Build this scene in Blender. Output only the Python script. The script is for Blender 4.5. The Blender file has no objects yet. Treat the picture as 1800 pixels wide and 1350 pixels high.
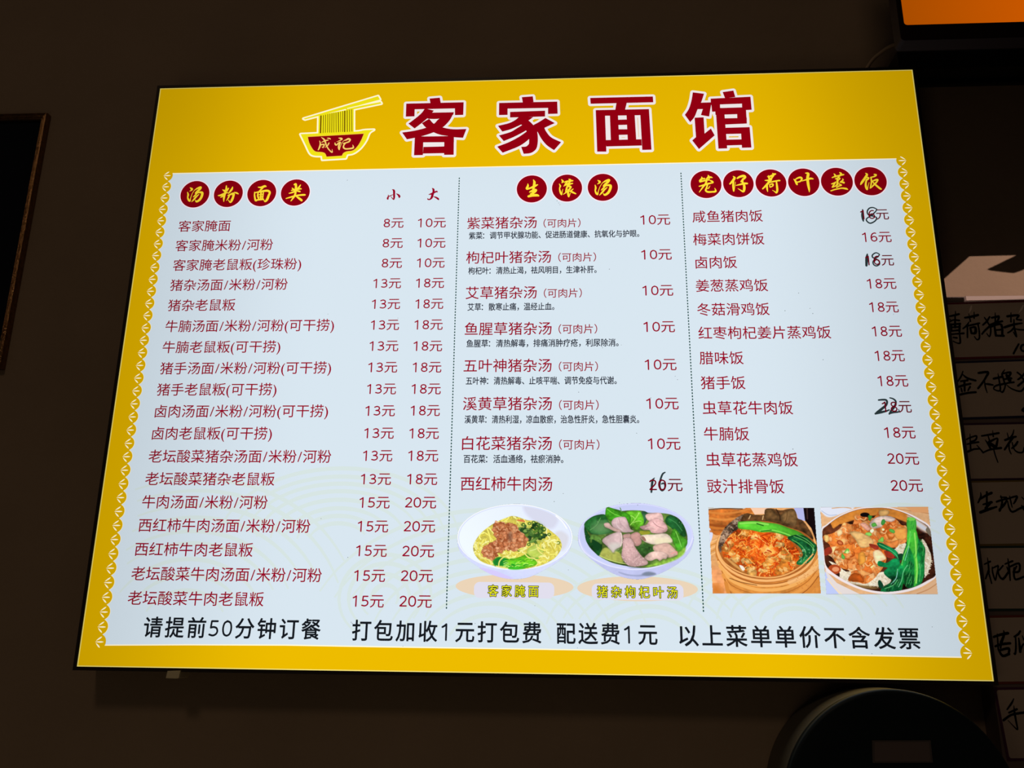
import bpy, bmesh, math, random
import numpy as np
from mathutils import Matrix, Vector
from mathutils.geometry import tessellate_polygon

SC = bpy.context.scene
COL = SC.collection

# ---------------------------------------------------------------- camera, world, lights, exposure
CAM_LOC = [0.6584, -1.25787, 1.66874]
CAM_AXES = [[0.998182, 0.003905, 0.06015], [0.058876, -0.277065, -0.959046], [0.01292, 0.960843, -0.276791]]
FACE_D = 60.0          # face of the menu box stands 60 mm in front of the wall
BASE_Z = 1.62          # height of the bottom edge of the menu box above the floor (m)

cam_data = bpy.data.cameras.new('camera')
cam_data.sensor_width = 36.0
cam_data.lens = 1528.4 / 1800 * 36.0
cam_data.clip_start = 0.02
cam = bpy.data.objects.new('camera', cam_data)
COL.objects.link(cam)
cam.matrix_world = Matrix([CAM_AXES[i] + [CAM_LOC[i]] for i in range(3)] + [[0, 0, 0, 1]])
SC.camera = cam

SC.view_settings.view_transform = 'Standard'
SC.view_settings.look = 'None'
SC.view_settings.gamma = 1.0
SC.view_settings.exposure = 0.0
SC.view_settings.use_curve_mapping = False

world = bpy.data.worlds.new('room_ambient')
SC.world = world
world.use_nodes = True
world.node_tree.nodes['Background'].inputs[0].default_value = (1.0, 0.78, 0.68, 1)
world.node_tree.nodes['Background'].inputs[1].default_value = 0.013

def area_light(name, loc, target, size, power, col):
    d = bpy.data.lights.new(name, 'AREA')
    d.shape = 'DISK'
    d.size = size
    d.energy = power
    d.color = col
    o = bpy.data.objects.new(name, d)
    COL.objects.link(o)
    o.location = loc
    o.rotation_euler = (Vector(target) - Vector(loc)).to_track_quat('-Z', 'Y').to_euler()
    return o
# the ceiling lamp of the room, up in front of the wall and left of the menu
area_light('ceiling_lamp', (-0.42, -4.80, 5.61), (0.6, 0, 2.07), 0.85, 11.5, (1.0, 0.71, 0.47))
# unseen fill light added to brighten the lower wall
area_light('low_fill_light', (0.1, -1.7, 0.75), (0.4, 0, 1.25), 0.7, 0.62, (1.0, 0.78, 0.48))

# unseen spot added for the hard edged patch of light beside the menu
SPOT_LOC = Vector((1.95, -1.50, 2.74))
sp = bpy.data.lights.new('added_spot_light', 'SPOT')
sp.energy = 86.0
sp.color = (1.0, 0.70, 0.58)
sp.spot_size = math.radians(30)
sp.spot_blend = 0.05
sp.shadow_soft_size = 0.0003
spo = bpy.data.objects.new('added_spot_light', sp)
COL.objects.link(spo)
spo.location = SPOT_LOC
SPOT_AIM = Vector((1.30, 0.0, 2.20))
spo.rotation_euler = (SPOT_AIM - SPOT_LOC).to_track_quat('-Z', 'Y').to_euler()

# ---------------------------------------------------------------- measured data, millimetres on the board
# (u to the right, v upwards, origin at the lower left corner of the menu face)
NAMES_NOODLES = [["客家腌面",61.1,143.3,651.2],["客家腌米粉/河粉",60.5,213.3,618.3],["客家腌老鼠粄(珍珠粉)",60.6,260.2,585.7],["猪杂汤面/米粉/河粉",60.3,241.9,552.7],["猪杂老鼠粄",60.9,164.6,519.9],["牛腩汤面/米粉/河粉(可干捞)",61.2,317.7,486.4],["牛腩老鼠粄(可干捞)",61.1,239.6,453.3],["猪手汤面/米粉/河粉(可干捞)",61.6,318.1,420.3],["猪手老鼠粄(可干捞)",60.9,239.7,387.7],["卤肉汤面/米粉/河粉(可干捞)",62.3,318.3,354.9],["卤肉老鼠粄(可干捞)",62.4,238.9,321.9],["老坛酸菜猪杂汤面/米粉/河粉",61.4,327.5,288.2],["老坛酸菜猪杂老鼠粄",60.8,248.7,255.6],["牛肉汤面/米粉/河粉",60.7,241.6,222.6],["西红柿牛肉汤面/米粉/河粉",60.0,305.1,189.7],["西红柿牛肉老鼠粄",59.1,227.0,156.5],["老坛酸菜牛肉汤面/米粉/河粉",58.7,326.2,123.1],["老坛酸菜牛肉老鼠粄",58.2,248.5,90.3]]
PRICES = [["8元",383.1,413.9,651.8],["8元",383.4,414.3,618.2],["8元",383.8,414.7,585.3],["13元",372.6,414.9,552.4],["13元",372.3,415.1,519.2],["13元",372.8,415.2,486.2],["13元",372.7,415.7,453.4],["13元",372.7,415.7,420.7],["13元",373.0,415.6,387.9],["13元",372.4,415.6,355.3],["13元",372.8,415.7,322.4],["13元",373.0,415.3,289.7],["13元",372.0,415.0,256.3],["15元",372.0,414.9,223.3],["15元",371.7,414.6,190.3],["15元",371.5,414.3,157.0],["15元",371.0,413.8,123.5],["15元",370.9,413.9,89.8],["10元",435.8,478.9,651.2],["10元",436.6,479.5,617.6],["10元",437.2,479.4,584.9],["18元",437.2,479.7,552.2],["18元",437.8,479.7,518.9],["18元",437.8,480.0,486.0],["18元",437.9,480.4,452.9],["18元",438.2,480.4,420.4],["18元",438.0,480.7,387.7],["18元",438.1,480.5,355.5],["18元",437.7,480.3,322.1],["18元",437.6,480.6,289.7],["18元",437.7,480.4,256.4],["20元",436.6,480.1,223.6],["20元",436.4,479.9,190.7],["20元",436.0,479.7,156.9],["20元",435.6,479.5,123.9],["20元",435.2,479.1,90.2]]
NAMES_SOUP = [["紫菜猪杂汤",511.7,617.4,649.0],["枸杞叶猪杂汤",511.8,639.1,592.1],["艾草猪杂汤",512.7,618.0,535.2],["鱼腥草猪杂汤",512.8,640.0,478.5],["五叶神猪杂汤",512.9,640.0,422.0],["溪黄草猪杂汤",513.4,640.4,365.1],["白花菜猪杂汤",513.9,640.4,307.3],["西红柿牛肉汤",513.6,640.9,249.8]]
OPTIONS = [["（可肉片）",627.8,683.6,647.0],["（可肉片）",650.0,706.2,590.7],["（可肉片）",628.6,684.6,533.5],["（可肉片）",650.2,706.3,477.2],["（可肉片）",650.5,706.5,420.0],["（可肉片）",650.7,706.7,362.8],["（可肉片）",650.6,707.0,305.4]]
NOTES = [["紫菜：调节甲状腺功能、促进肠道健康、抗氧化与护眼。",515.1,771.0,628.2],["枸杞叶：清热止渴，祛风明目，生津补肝。",515.6,706.6,570.7],["艾草：散寒止痛，温经止血。",516.1,644.0,512.8],["鱼腥草：清热解毒，排痛消肿疗疮，利尿除消。",516.1,736.5,456.0],["五叶神：清热解毒、止咳平喘、调节免疫与代谢。",516.7,732.7,399.1],["溪黄草：清热利湿，凉血散瘀，治急性肝炎，急性胆囊炎。",516.5,763.0,342.0],["百花菜：活血通络，祛瘀消肿。",516.7,656.4,284.9]]
PRICES2 = [["10元",773.2,817.7,650.6],["10元",773.0,817.9,593.7],["10元",773.1,817.9,536.5],["10元",773.1,818.2,480.0],["10元",773.3,818.2,422.6],["10元",773.6,818.9,365.0],["10元",774.2,819.1,307.1],["20元",774.3,819.6,249.3]]
NAMES_RICE = [["咸鱼猪肉饭",851.0,954.7,654.1],["梅菜肉饼饭",850.5,954.5,616.8],["卤肉饭",852.3,912.5,579.6],["姜葱蒸鸡饭",851.1,954.9,542.7],["冬菇滑鸡饭",851.3,954.6,505.7],["红枣枸杞姜片蒸鸡饭",851.4,1038.5,469.5],["腊味饭",851.2,913.1,431.7],["猪手饭",851.3,913.5,394.8],["虫草花牛肉饭",852.2,976.8,358.1],["牛腩饭",852.3,914.2,320.8],["虫草花蒸鸡饭",853.3,977.6,284.5],["豉汁排骨饭",853.0,956.8,247.3]]
PRICES3 = [["16元",1097.2,1138.3,653.7],["16元",1096.4,1138.3,617.1],["16元",1097.4,1137.8,580.0],["18元",1096.1,1137.3,543.5],["18元",1095.8,1136.7,507.3],["18元",1095.9,1137.2,470.5],["18元",1096.2,1137.1,433.9],["18元",1096.4,1137.8,396.9],["18元",1098.5,1138.4,359.5],["18元",1097.7,1139.4,322.9],["20元",1098.4,1140.0,286.4],["20元",1099.0,1140.8,249.5]]
NOTICES = [["请提前50分钟订餐",86.0,329.7,51.9],["打包加收1元打包费",373.3,626.3,51.2],["配送费1元",647.3,778.6,51.0],["以上菜单单价不含发票",807.3,1114.0,50.3]]
CAPTIONS = [["客家腌面",554.8,622.4,104.8],["猪杂枸杞叶汤",701.1,807.0,105.1]]
EM = {"names_noodles":20.57,"prices":19.34,"names_soup":21.64,"options":15.53,"notes":12.73,"prices2":20.2,"names_rice":21.08,"prices3":19.79,"notices":28.88,"captions":17.39}
TITLE = [[[[445.4,868.9],[461.7,870.1],[463.7,860.0],[447.1,860.0]],[[408.2,860.6],[500.3,860.7],[500.1,849.8],[408.7,849.9]],[[408.2,860.6],[422.1,860.7],[422.5,837.1],[408.6,836.9]],[[486.2,860.3],[500.3,860.7],[500.3,837.7],[487.1,837.6]],[[438.2,850.3],[443.8,849.6],[453.1,846.7],[450.6,843.0],[445.6,835.6],[434.8,824.9],[423.7,815.2],[413.4,824.1],[426.2,835.2],[434.0,843.3]],[[446.9,843.1],[485.3,842.9],[484.2,838.3],[463.5,832.0],[446.2,832.0],[440.0,834.9]],[[463.1,832.4],[485.3,842.9],[478.9,828.4],[468.1,815.9],[454.3,807.6],[433.4,800.4],[412.3,796.0],[404.1,808.4],[423.3,811.1],[442.0,816.1],[454.2,822.8]],[[434.8,824.5],[446.2,832.1],[454.2,822.8],[468.5,815.9],[485.0,812.3],[506.0,812.2],[501.1,796.6],[486.3,798.1],[476.6,800.5],[465.3,802.8],[454.3,807.6],[442.0,816.1]],[[424.7,800.8],[438.2,800.8],[438.9,767.5],[424.8,767.4]],[[471.4,800.4],[486.6,800.1],[487.3,766.9],[472.2,767.1]],[[424.7,800.6],[486.6,800.1],[487.0,789.3],[425.2,790.1]],[[439.0,781.8],[472.1,782.0],[472.5,770.1],[438.8,770.2]]],[[[592.8,867.5],[610.2,868.5],[611.5,858.0],[594.5,857.5]],[[556.9,857.9],[648.8,857.9],[648.7,846.7],[557.0,847.3]],[[556.9,857.9],[570.4,857.9],[570.6,835.9],[557.0,835.9]],[[634.4,857.9],[648.8,857.9],[649.5,836.0],[634.4,835.9]],[[574.5,841.1],[629.7,842.0],[629.7,831.5],[574.6,831.1]],[[588.2,831.5],[611.2,831.2],[603.3,824.7],[592.3,818.1],[586.0,814.9],[575.7,810.0],[562.7,806.2],[555.7,816.6],[573.2,821.1],[582.7,826.3]],[[593.0,830.2],[603.7,824.9],[611.3,816.6],[616.1,810.1],[618.4,797.5],[618.2,783.2],[615.5,773.5],[607.7,767.4],[596.7,766.1],[592.7,778.4],[600.5,779.1],[604.8,783.5],[604.8,792.4],[602.7,801.4],[597.1,812.4],[589.1,821.6]],[[593.5,816.8],[597.1,813.3],[600.7,807.8],[592.4,802.6],[579.8,795.7],[565.3,789.3],[557.6,799.4],[575.8,805.2],[586.0,811.8]],[[601.9,806.1],[609.1,799.5],[604.4,791.5],[589.5,779.8],[564.0,768.8],[555.2,779.7],[573.6,787.3],[589.3,796.4]],[[630.3,828.9],[645.0,819.3],[628.8,811.2],[616.9,803.8],[609.0,814.8],[611.3,816.6],[620.8,822.2]],[[611.3,816.6],[628.8,811.2],[631.2,805.2],[639.1,794.3],[654.8,785.2],[643.8,771.5],[632.8,780.2],[624.1,792.0],[617.7,805.1]]],[[[700.7,863.1],[798.8,863.1],[799.1,852.6],[701.3,852.5]],[[741.8,853.7],[758.0,853.7],[754.9,840.2],[739.6,840.1]],[[709.1,840.9],[723.4,840.7],[724.5,767.1],[710.4,767.4]],[[778.1,840.5],[792.0,840.6],[793.7,768.9],[779.6,768.8]],[[709.1,840.9],[792.0,840.6],[792.1,829.9],[709.3,830.5]],[[723.7,787.3],[779.0,787.5],[779.2,776.5],[724.5,776.1]],[[731.1,830.8],[743.7,830.5],[744.5,786.6],[731.7,786.9]],[[756.9,830.4],[769.6,830.3],[770.8,787.3],[757.8,787.1]],[[743.2,822.8],[757.0,822.9],[757.8,813.5],[743.7,813.4]],[[743.8,805.8],[757.6,805.6],[758.2,796.0],[743.9,795.9]]],[[[861.1,868.8],[878.4,865.8],[872.9,849.9],[867.3,838.7],[861.7,824.9],[854.7,815.7],[847.1,828.9],[853.7,839.5],[858.3,853.9]],[[872.5,849.9],[889.3,850.1],[886.8,838.6],[884.2,825.0],[871.7,827.8],[875.1,838.5],[867.1,838.4],[868.8,844.5]],[[861.8,823.5],[875.7,823.8],[875.8,795.1],[885.8,803.7],[891.0,791.6],[866.0,768.4],[856.4,783.6],[862.4,789.2]],[[907.2,868.0],[923.9,870.3],[926.2,858.4],[910.3,857.0]],[[888.1,856.7],[949.5,858.5],[949.0,846.7],[887.9,845.7]],[[888.1,856.7],[902.1,857.1],[901.7,833.7],[889.2,833.2]],[[936.0,858.1],[949.5,858.5],[949.9,835.2],[935.4,834.7]],[[894.2,839.5],[941.3,839.9],[940.9,828.2],[894.0,827.6]],[[894.9,840.2],[907.8,839.4],[908.8,768.6],[895.5,768.4]],[[927.6,839.8],[941.3,839.9],[941.1,811.1],[926.7,810.7]],[[907.2,821.2],[941.5,821.1],[941.1,811.1],[907.0,810.2]],[[907.1,804.5],[944.9,804.8],[944.7,793.6],[907.2,793.5]],[[931.3,804.4],[944.9,804.8],[945.4,769.2],[931.1,769.1]],[[907.8,783.7],[945.0,783.7],[945.1,774.1],[908.1,773.6]]]]
TITLE_R = 3.98
LOGO_YELLOW = [[[243.3,837.8],[361.7,876.0],[365.2,869.5],[312.3,854.2],[268.1,842.3],[246.0,836.2]],[[310.1,854.3],[366.3,864.9],[367.9,862.1],[324.8,853.0],[312.6,850.4]],[[267.4,843.3],[323.6,853.9],[326.4,810.3],[269.3,810.4]],[[240.8,809.6],[268.2,810.4],[327.4,812.0],[342.9,814.2],[358.5,814.7],[351.6,809.0],[347.3,796.0],[339.3,782.5],[328.8,773.5],[318.4,771.3],[316.6,764.8],[279.4,763.1],[278.2,769.7],[265.7,770.6],[258.6,775.1],[250.7,790.2]]]
LOGO_GAP = [[[312.8,855.1],[366.1,867.8],[366.8,866.2],[312.9,853.6]]]
LOGO_RIM = [[[251.2,805.8],[344.3,809.2],[340.7,796.2],[335.6,785.4],[328.0,777.2],[318.1,775.6],[313.5,773.0],[311.6,768.3],[285.1,767.1],[282.2,772.7],[277.6,775.3],[266.9,776.8],[260.4,783.4],[254.7,793.8]]]
LOGO_RED = [[[253.0,804.2],[342.7,807.7],[339.3,796.8],[334.4,786.4],[327.3,778.6],[317.5,776.9],[312.1,773.9],[310.2,769.4],[285.9,768.2],[283.2,773.9],[278.0,776.5],[267.3,778.0],[261.3,784.3],[256.0,794.2]]]
LOGO_R = 2.54
LOGO_NOODLES = [[[271.4,842.6],[272.9,810.5],2],[[275.3,843.1],[277.2,810.8],1],[[278.7,844.0],[280.8,811.1],1],[[282.2,845.0],[284.4,811.3],1],[[285.6,845.6],[287.8,811.2],1],[[288.9,846.3],[290.9,811.1],1],[[292.1,847.0],[294.4,811.3],1],[[295.4,847.4],[298.2,811.4],1],[[299.0,848.1],[302.1,811.6],1.3],[[302.6,848.8],[305.4,812.0],0.8],[[306.2,849.7],[308.7,811.9],1],[[309.4,850.4],[311.8,811.6],1.8],[[313.1,851.0],[316.0,811.8],1.2],[[316.8,852.0],[319.8,811.9],1],[[320.3,852.6],[323.4,812.3],1]]
DISCS = [[[80.6,706.4],23.21,[[[71.4,718.0,0.77],[74.7,715.4,3.08],[73.8,713.1,1.79],[71.6,711.6,0.64]],[[68.3,710.1,1.02],[69.9,705.4,2.3],[69.7,700.8,1.79],[71.8,696.4,2.55],[74.1,694.5,1.78],[74.5,699.4,1.02],[76.2,707.3,0.77],[79.2,713.5,0.77]],[[79.0,713.2,0.77],[83.5,716.5,2.31],[88.4,718.0,3.33],[86.8,714.1,3.07],[83.2,710.5,2.56],[81.8,707.9,2.3],[86.7,709.4,2.3],[91.9,708.7,3.32],[92.1,703.0,3.32],[89.6,696.9,3.31],[85.1,693.5,2.8],[82.8,695.7,1.02]],[[87.1,705.8,1.02],[83.3,701.9,2.3],[80.2,697.3,2.29],[77.0,693.2,0.76]],[[83.9,707.6,1.53],[80.7,703.7,2.04],[78.5,701.3,0.77]]]],[[134.2,706.2],23.09,[[[124.2,713.4,0.77],[127.9,711.0,2.8],[129.9,708.9,1.27]],[[118.4,703.2,1.27],[122.6,703.8,2.8],[128.4,706.7,2.55],[133.0,708.5,1.27]],[[129.6,720.2,1.28],[130.1,713.6,2.81],[128.9,707.0,2.8],[128.0,699.1,2.54],[128.4,692.5,0.76]],[[128.5,705.7,1.78],[125.3,701.8,2.03],[122.4,699.8,0.76]],[[139.9,718.0,1.02],[139.1,714.1,2.8],[136.0,708.8,2.04],[133.9,706.2,0.76]],[[143.3,708.7,0.76],[147.1,707.3,2.29],[150.3,705.5,1.27]],[[133.6,702.9,1.02],[137.7,704.8,2.29],[142.4,706.1,3.3],[142.6,700.8,3.05],[141.1,694.9,3.29],[139.1,691.0,1.77],[135.7,695.0,1.01]],[[136.5,704.2,1.78],[135.2,699.6,2.03],[132.7,694.4,0.76]],[[133.5,715.5,1.79],[131.7,711.6,2.04]]]],[[187.5,706.5],22.98,[[[181.1,716.6,1.27],[185.6,716.2,2.54],[190.9,718.0,3.3],[193.3,717.6,1.78]],[[189.2,716.4,2.03],[185.9,712.5,2.28],[183.2,709.9,1.27]],[[176.1,708.1,1.27],[176.6,702.1,2.03],[178.6,694.2,2.27],[180.6,692.6,1.01]],[[176.8,707.1,1.52],[185.1,708.8,2.54],[195.8,710.3,3.04],[200.3,707.2,2.78],[199.0,701.7,3.03],[197.2,695.2,3.28],[194.5,691.5,2.02],[191.8,694.6,0.76]],[[182.1,707.9,1.52],[181.5,702.0,2.03],[183.9,696.1,1.77]],[[186.4,707.9,2.28],[186.9,696.0,2.02]],[[183.2,703.3,1.27],[190.3,704.5,1.27]],[[183.6,699.4,1.26],[190.1,700.3,1.26]],[[190.1,707.1,1.52],[189.8,696.6,1.77]],[[179.2,693.9,2.02],[185.2,695.1,2.53],[191.2,695.3,2.02]]]],[[240.9,706.4],22.87,[[[235.2,714.2,1.01],[237.9,711.2,2.53],[239.2,709.5,1.01]],[[248.1,719.2,1.27],[246.0,715.3,2.28],[243.2,712.0,1.26]],[[234.4,710.0,1.26],[240.3,711.2,2.27],[248.6,712.6,2.02],[249.9,711.9,1.01]],[[238.4,720.1,2.28],[240.5,720.7,2.79],[241.3,714.1,3.03],[241.2,707.5,2.78],[241.1,702.2,2.02]],[[241.1,708.8,2.27],[236.5,706.5,2.27],[231.2,705.0,1.26]],[[242.9,709.4,1.77],[247.2,708.0,2.27],[249.0,707.3,0.76]],[[227.2,696.2,1.26],[235.4,698.7,2.27],[244.7,701.1,2.27],[255.5,701.9,2.52],[256.7,701.3,1.01]],[[241.4,704.8,2.52],[239.5,699.0,2.52],[235.3,691.8,1.26]],[[243.1,699.6,1.51],[247.5,696.2,2.77],[252.0,692.6,2.76],[251.5,691.5,1.0]]]],[[609.7,705.5],23.15,[[[612.0,720.9,1.03],[613.7,716.6,3.08],[613.0,711.2,3.07],[612.1,704.7,2.86],[611.7,698.2,3.06],[611.2,694.0,2.45]],[[603.6,714.1,1.03],[603.6,710.3,2.66],[601.7,706.5,2.66]],[[602.4,705.4,2.66],[607.7,706.9,2.46],[614.5,710.3,3.07],[618.6,712.4,1.23]],[[606.3,700.0,1.43],[609.7,701.7,2.86],[615.0,703.4,3.47],[616.7,702.5,2.04]],[[616.0,701.6,2.45],[612.6,698.8,2.65],[607.8,696.7,1.63]],[[604.9,692.8,3.06],[610.7,694.2,3.46],[617.5,694.4,3.46],[620.4,693.2,1.63]]]],[[663.6,705.9],23.04,[[[655.2,720.6,0.82],[657.3,717.3,2.66],[656.1,715.2,1.43]],[[651.7,713.1,0.82],[653.4,709.3,2.04],[652.2,705.5,1.43],[653.2,699.6,2.24],[655.1,694.7,1.63],[656.1,699.5,1.02],[657.2,703.8,0.61]],[[666.3,720.9,1.02],[668.7,719.3,2.86],[668.2,717.1,1.23]],[[659.5,715.7,1.23],[663.8,717.2,2.25],[672.1,718.1,2.04]],[[668.7,717.1,1.84],[664.8,712.8,2.04],[658.5,709.2,1.02]],[[663.8,715.6,1.64],[660.9,712.4,1.84],[660.0,710.2,0.82]],[[672.0,713.5,1.63],[667.7,712.3,2.25],[664.3,709.1,2.24],[662.8,704.3,2.24],[661.4,700.0,1.22]],[[665.3,709.1,2.65],[669.1,707.7,2.65],[667.6,704.2,2.24],[663.8,699.9,2.03],[658.0,695.2,0.81]],[[665.2,702.6,2.04],[665.2,696.2,2.44],[666.1,690.8,1.42],[668.6,697.2,0.81]],[[672.9,704.1,1.02],[670.0,701.4,1.83],[667.1,699.9,1.02]],[[667.1,700.9,1.22],[671.5,698.7,2.44],[676.7,695.9,1.62]]]],[[718.1,706.1],23.02,[[[710.5,718.2,0.75],[713.4,715.5,2.98],[712.3,713.1,1.74],[709.8,711.6,0.62]],[[706.4,710.1,0.99],[707.3,705.3,2.23],[706.5,700.5,1.73],[708.0,696.0,2.47],[710.0,694.0,1.73],[711.1,699.1,0.99],[713.9,707.2,0.74],[717.6,713.5,0.74]],[[717.4,713.3,0.74],[722.3,716.6,2.24],[727.5,718.1,3.23],[725.3,714.2,2.98],[721.2,710.5,2.48],[719.5,707.8,2.23],[724.6,709.3,2.23],[729.7,708.6,3.22],[729.1,702.8,3.21],[725.9,696.5,3.21],[721.0,693.0,2.71],[718.9,695.2,0.99]],[[724.6,705.6,0.99],[720.2,701.6,2.23],[716.5,696.9,2.22],[712.8,692.6,0.74]],[[721.6,707.4,1.49],[717.8,703.4,1.98],[715.4,701.0,0.74]]]],[[873.8,708.0],23.17,[[[867.8,720.6,0.93],[868.1,718.1,2.24],[864.9,714.2,2.61]],[[868.1,717.1,1.68],[871.6,717.6,2.24],[872.9,716.5,0.93]],[[877.6,723.4,0.93],[878.3,720.4,2.8],[875.1,717.0,2.05]],[[877.8,719.4,2.05],[881.4,719.8,2.43],[883.9,719.0,0.93]],[[879.5,717.9,0.93],[878.0,714.9,1.49]],[[865.2,712.7,2.61],[871.4,714.1,2.05],[877.2,715.5,1.3]],[[879.8,714.9,0.93],[882.8,712.9,2.42],[884.9,711.3,1.12]],[[863.5,704.8,1.49],[870.2,706.7,2.23],[877.3,709.0,2.42],[884.4,710.4,1.3]],[[874.9,714.0,2.24],[872.9,708.6,2.23],[868.2,702.3,1.86],[863.1,695.0,0.93]],[[875.9,707.1,1.86],[874.4,702.2,2.04],[872.8,697.8,2.22],[875.8,695.2,2.41],[881.9,695.1,2.22],[887.6,696.0,2.41],[886.5,701.4,0.56]],[[879.8,705.5,0.56],[877.4,701.6,1.3],[875.6,700.2,0.74]]]],[[922.2,708.3],22.8,[[[915.1,720.6,0.93],[917.1,718.1,2.79],[914.2,713.2,2.97],[909.6,707.9,1.86]],[[915.1,712.2,2.04],[914.2,704.3,2.41],[914.5,695.5,1.29],[916.2,701.4,0.74],[918.1,711.2,0.56]],[[921.0,717.1,1.86],[925.1,719.7,2.79],[930.8,721.0,3.35],[932.9,718.8,2.79],[929.2,714.9,2.41],[926.4,711.5,1.86]],[[929.2,715.9,2.04],[928.5,711.0,2.41],[930.4,706.0,2.78],[930.5,700.1,3.14],[928.8,694.7,2.4],[924.6,697.3,1.48],[920.9,700.1,0.55]],[[918.6,705.2,0.93],[924.3,706.6,2.04],[930.5,708.2,2.78],[935.3,708.1,2.22]]]],[[970.7,708.5],22.96,[[[966.5,719.1,1.3],[969.5,719.2,2.23],[977.6,723.3,2.23],[978.0,722.3,0.93]],[[967.5,721.1,0.74],[968.5,716.6,2.59],[969.6,714.1,1.3]],[[974.2,724.4,1.3],[975.8,722.4,2.41],[972.4,717.0,2.04],[969.2,714.1,1.67]],[[962.1,712.8,0.93],[966.5,712.7,2.41],[970.8,713.3,2.78]],[[971.9,716.0,2.41],[968.0,710.2,2.77],[963.3,704.4,2.59],[957.7,698.8,1.66]],[[964.6,704.3,1.85],[964.3,699.4,2.21],[964.8,694.0,0.92]],[[968.0,709.2,1.48],[975.9,711.0,2.03],[983.4,712.3,1.85],[983.7,711.3,0.74]],[[968.6,705.2,1.29],[968.7,701.3,1.29]],[[968.6,705.7,1.29],[973.0,706.6,2.03],[973.2,703.7,1.66],[969.6,701.3,1.29]],[[978.9,710.5,1.66],[979.2,703.1,2.4],[979.2,696.2,2.58],[977.6,691.8,2.02],[974.7,694.3,1.1],[971.8,696.3,0.46]]]],[[1019.3,708.7],23.21,[[[1004.9,714.1,0.95],[1007.3,710.5,2.46],[1008.7,705.9,2.46],[1009.5,704.2,0.76]],[[1006.6,713.0,1.33],[1011.3,716.0,2.09],[1015.3,716.6,2.66],[1016.9,714.3,2.28],[1014.4,710.3,1.89],[1009.8,708.9,1.7]],[[1017.1,710.8,1.14],[1022.1,712.4,1.71],[1029.4,714.6,2.65],[1033.3,714.0,1.7]],[[1023.0,723.8,1.14],[1026.9,722.8,3.23],[1025.4,715.2,3.22],[1025.5,705.1,3.21],[1026.2,697.0,2.45],[1026.2,692.0,0.75]]]],[[1068.2,708.7],23.45,[[[1065.0,722.0,0.95],[1066.5,719.4,2.27],[1066.7,716.4,1.32]],[[1073.6,723.8,1.33],[1075.6,721.7,2.46],[1072.6,717.8,1.89],[1069.7,714.8,1.32]],[[1061.8,715.5,1.32],[1066.8,717.4,1.89],[1079.0,720.2,1.89]],[[1066.4,713.3,1.32],[1071.0,714.8,1.89],[1073.1,713.7,1.51],[1069.3,710.3,1.7]],[[1069.0,712.3,2.08],[1069.0,707.2,2.26],[1067.3,702.7,1.7]],[[1077.0,713.1,1.13],[1077.3,711.1,1.7],[1073.0,707.7,1.51]],[[1072.6,707.7,1.13],[1077.8,707.1,2.64],[1078.1,705.6,0.94]],[[1060.0,704.9,1.32],[1064.1,706.3,2.07],[1066.9,708.3,1.13]],[[1064.9,705.8,1.51],[1062.4,702.3,1.7],[1060.4,699.4,1.32]],[[1060.8,699.4,1.51],[1066.3,701.8,1.69],[1069.1,703.2,1.32]],[[1067.0,699.2,1.88],[1069.7,700.7,1.51],[1073.9,702.6,2.07]],[[1070.6,705.2,1.32],[1073.5,703.1,1.88]],[[1058.1,693.4,1.5],[1063.1,695.3,1.69],[1069.4,696.7,1.69],[1074.7,697.6,1.88],[1080.8,696.5,2.44],[1082.9,695.1,0.94]]]],[[1117.6,708.6],23.69,[[[1111.4,722.0,0.76],[1113.4,719.5,2.64],[1109.7,713.5,2.83],[1104.6,706.5,2.82],[1102.5,703.1,1.32]],[[1110.7,715.0,1.7],[1115.0,713.9,2.26],[1113.4,710.9,1.69]],[[1112.1,711.4,1.88],[1110.1,704.4,2.26],[1110.0,698.4,2.63],[1111.3,694.4,1.5],[1113.2,700.3,0.75],[1115.2,706.3,0.56]],[[1124.0,719.7,1.51],[1126.5,718.7,2.45],[1124.1,716.2,1.88],[1118.6,714.8,1.51]],[[1118.6,714.8,1.7],[1118.9,708.3,1.88],[1117.3,701.3,1.69],[1115.5,696.3,0.75]],[[1119.7,708.2,1.5],[1126.1,710.6,2.26],[1128.3,710.1,1.88],[1124.7,705.1,2.07],[1119.8,700.2,1.69],[1116.8,696.8,0.75]],[[1120.5,707.2,1.32],[1125.2,701.1,2.44],[1130.7,695.5,2.43],[1132.4,695.0,0.75]]]]]
SIZES = [[[[393.4,708.5,0.87],[396.1,706.8,3.24],[396.7,700.9,3.24],[397.0,695.0,2.98],[396.6,691.2,1.61],[394.1,693.8,1.37],[391.9,696.4,0.75]],[[387.6,699.5,0.75],[388.0,697.2,1.87],[387.1,693.3,3.11],[387.7,691.6,1.24]],[[387.5,696.5,1.49],[391.0,697.8,1.62],[395.6,700.0,0.87]],[[400.3,701.2,1.0],[403.3,699.2,2.74],[405.2,696.5,3.48],[405.0,694.2,1.49]]],[[[455.7,709.6,0.99],[457.6,707.6,3.23],[458.0,703.7,3.35],[456.7,698.5,3.71],[455.4,693.3,3.46],[452.6,690.4,2.22],[449.7,690.8,1.85],[449.6,692.4,0.87]],[[450.8,698.9,0.99],[454.6,699.8,2.73],[459.8,702.6,2.73],[463.0,703.9,2.48],[463.9,702.6,1.24]],[[458.0,695.2,0.87],[461.9,693.8,2.47],[465.5,691.2,3.09],[466.5,689.5,1.36]]]]
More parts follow.
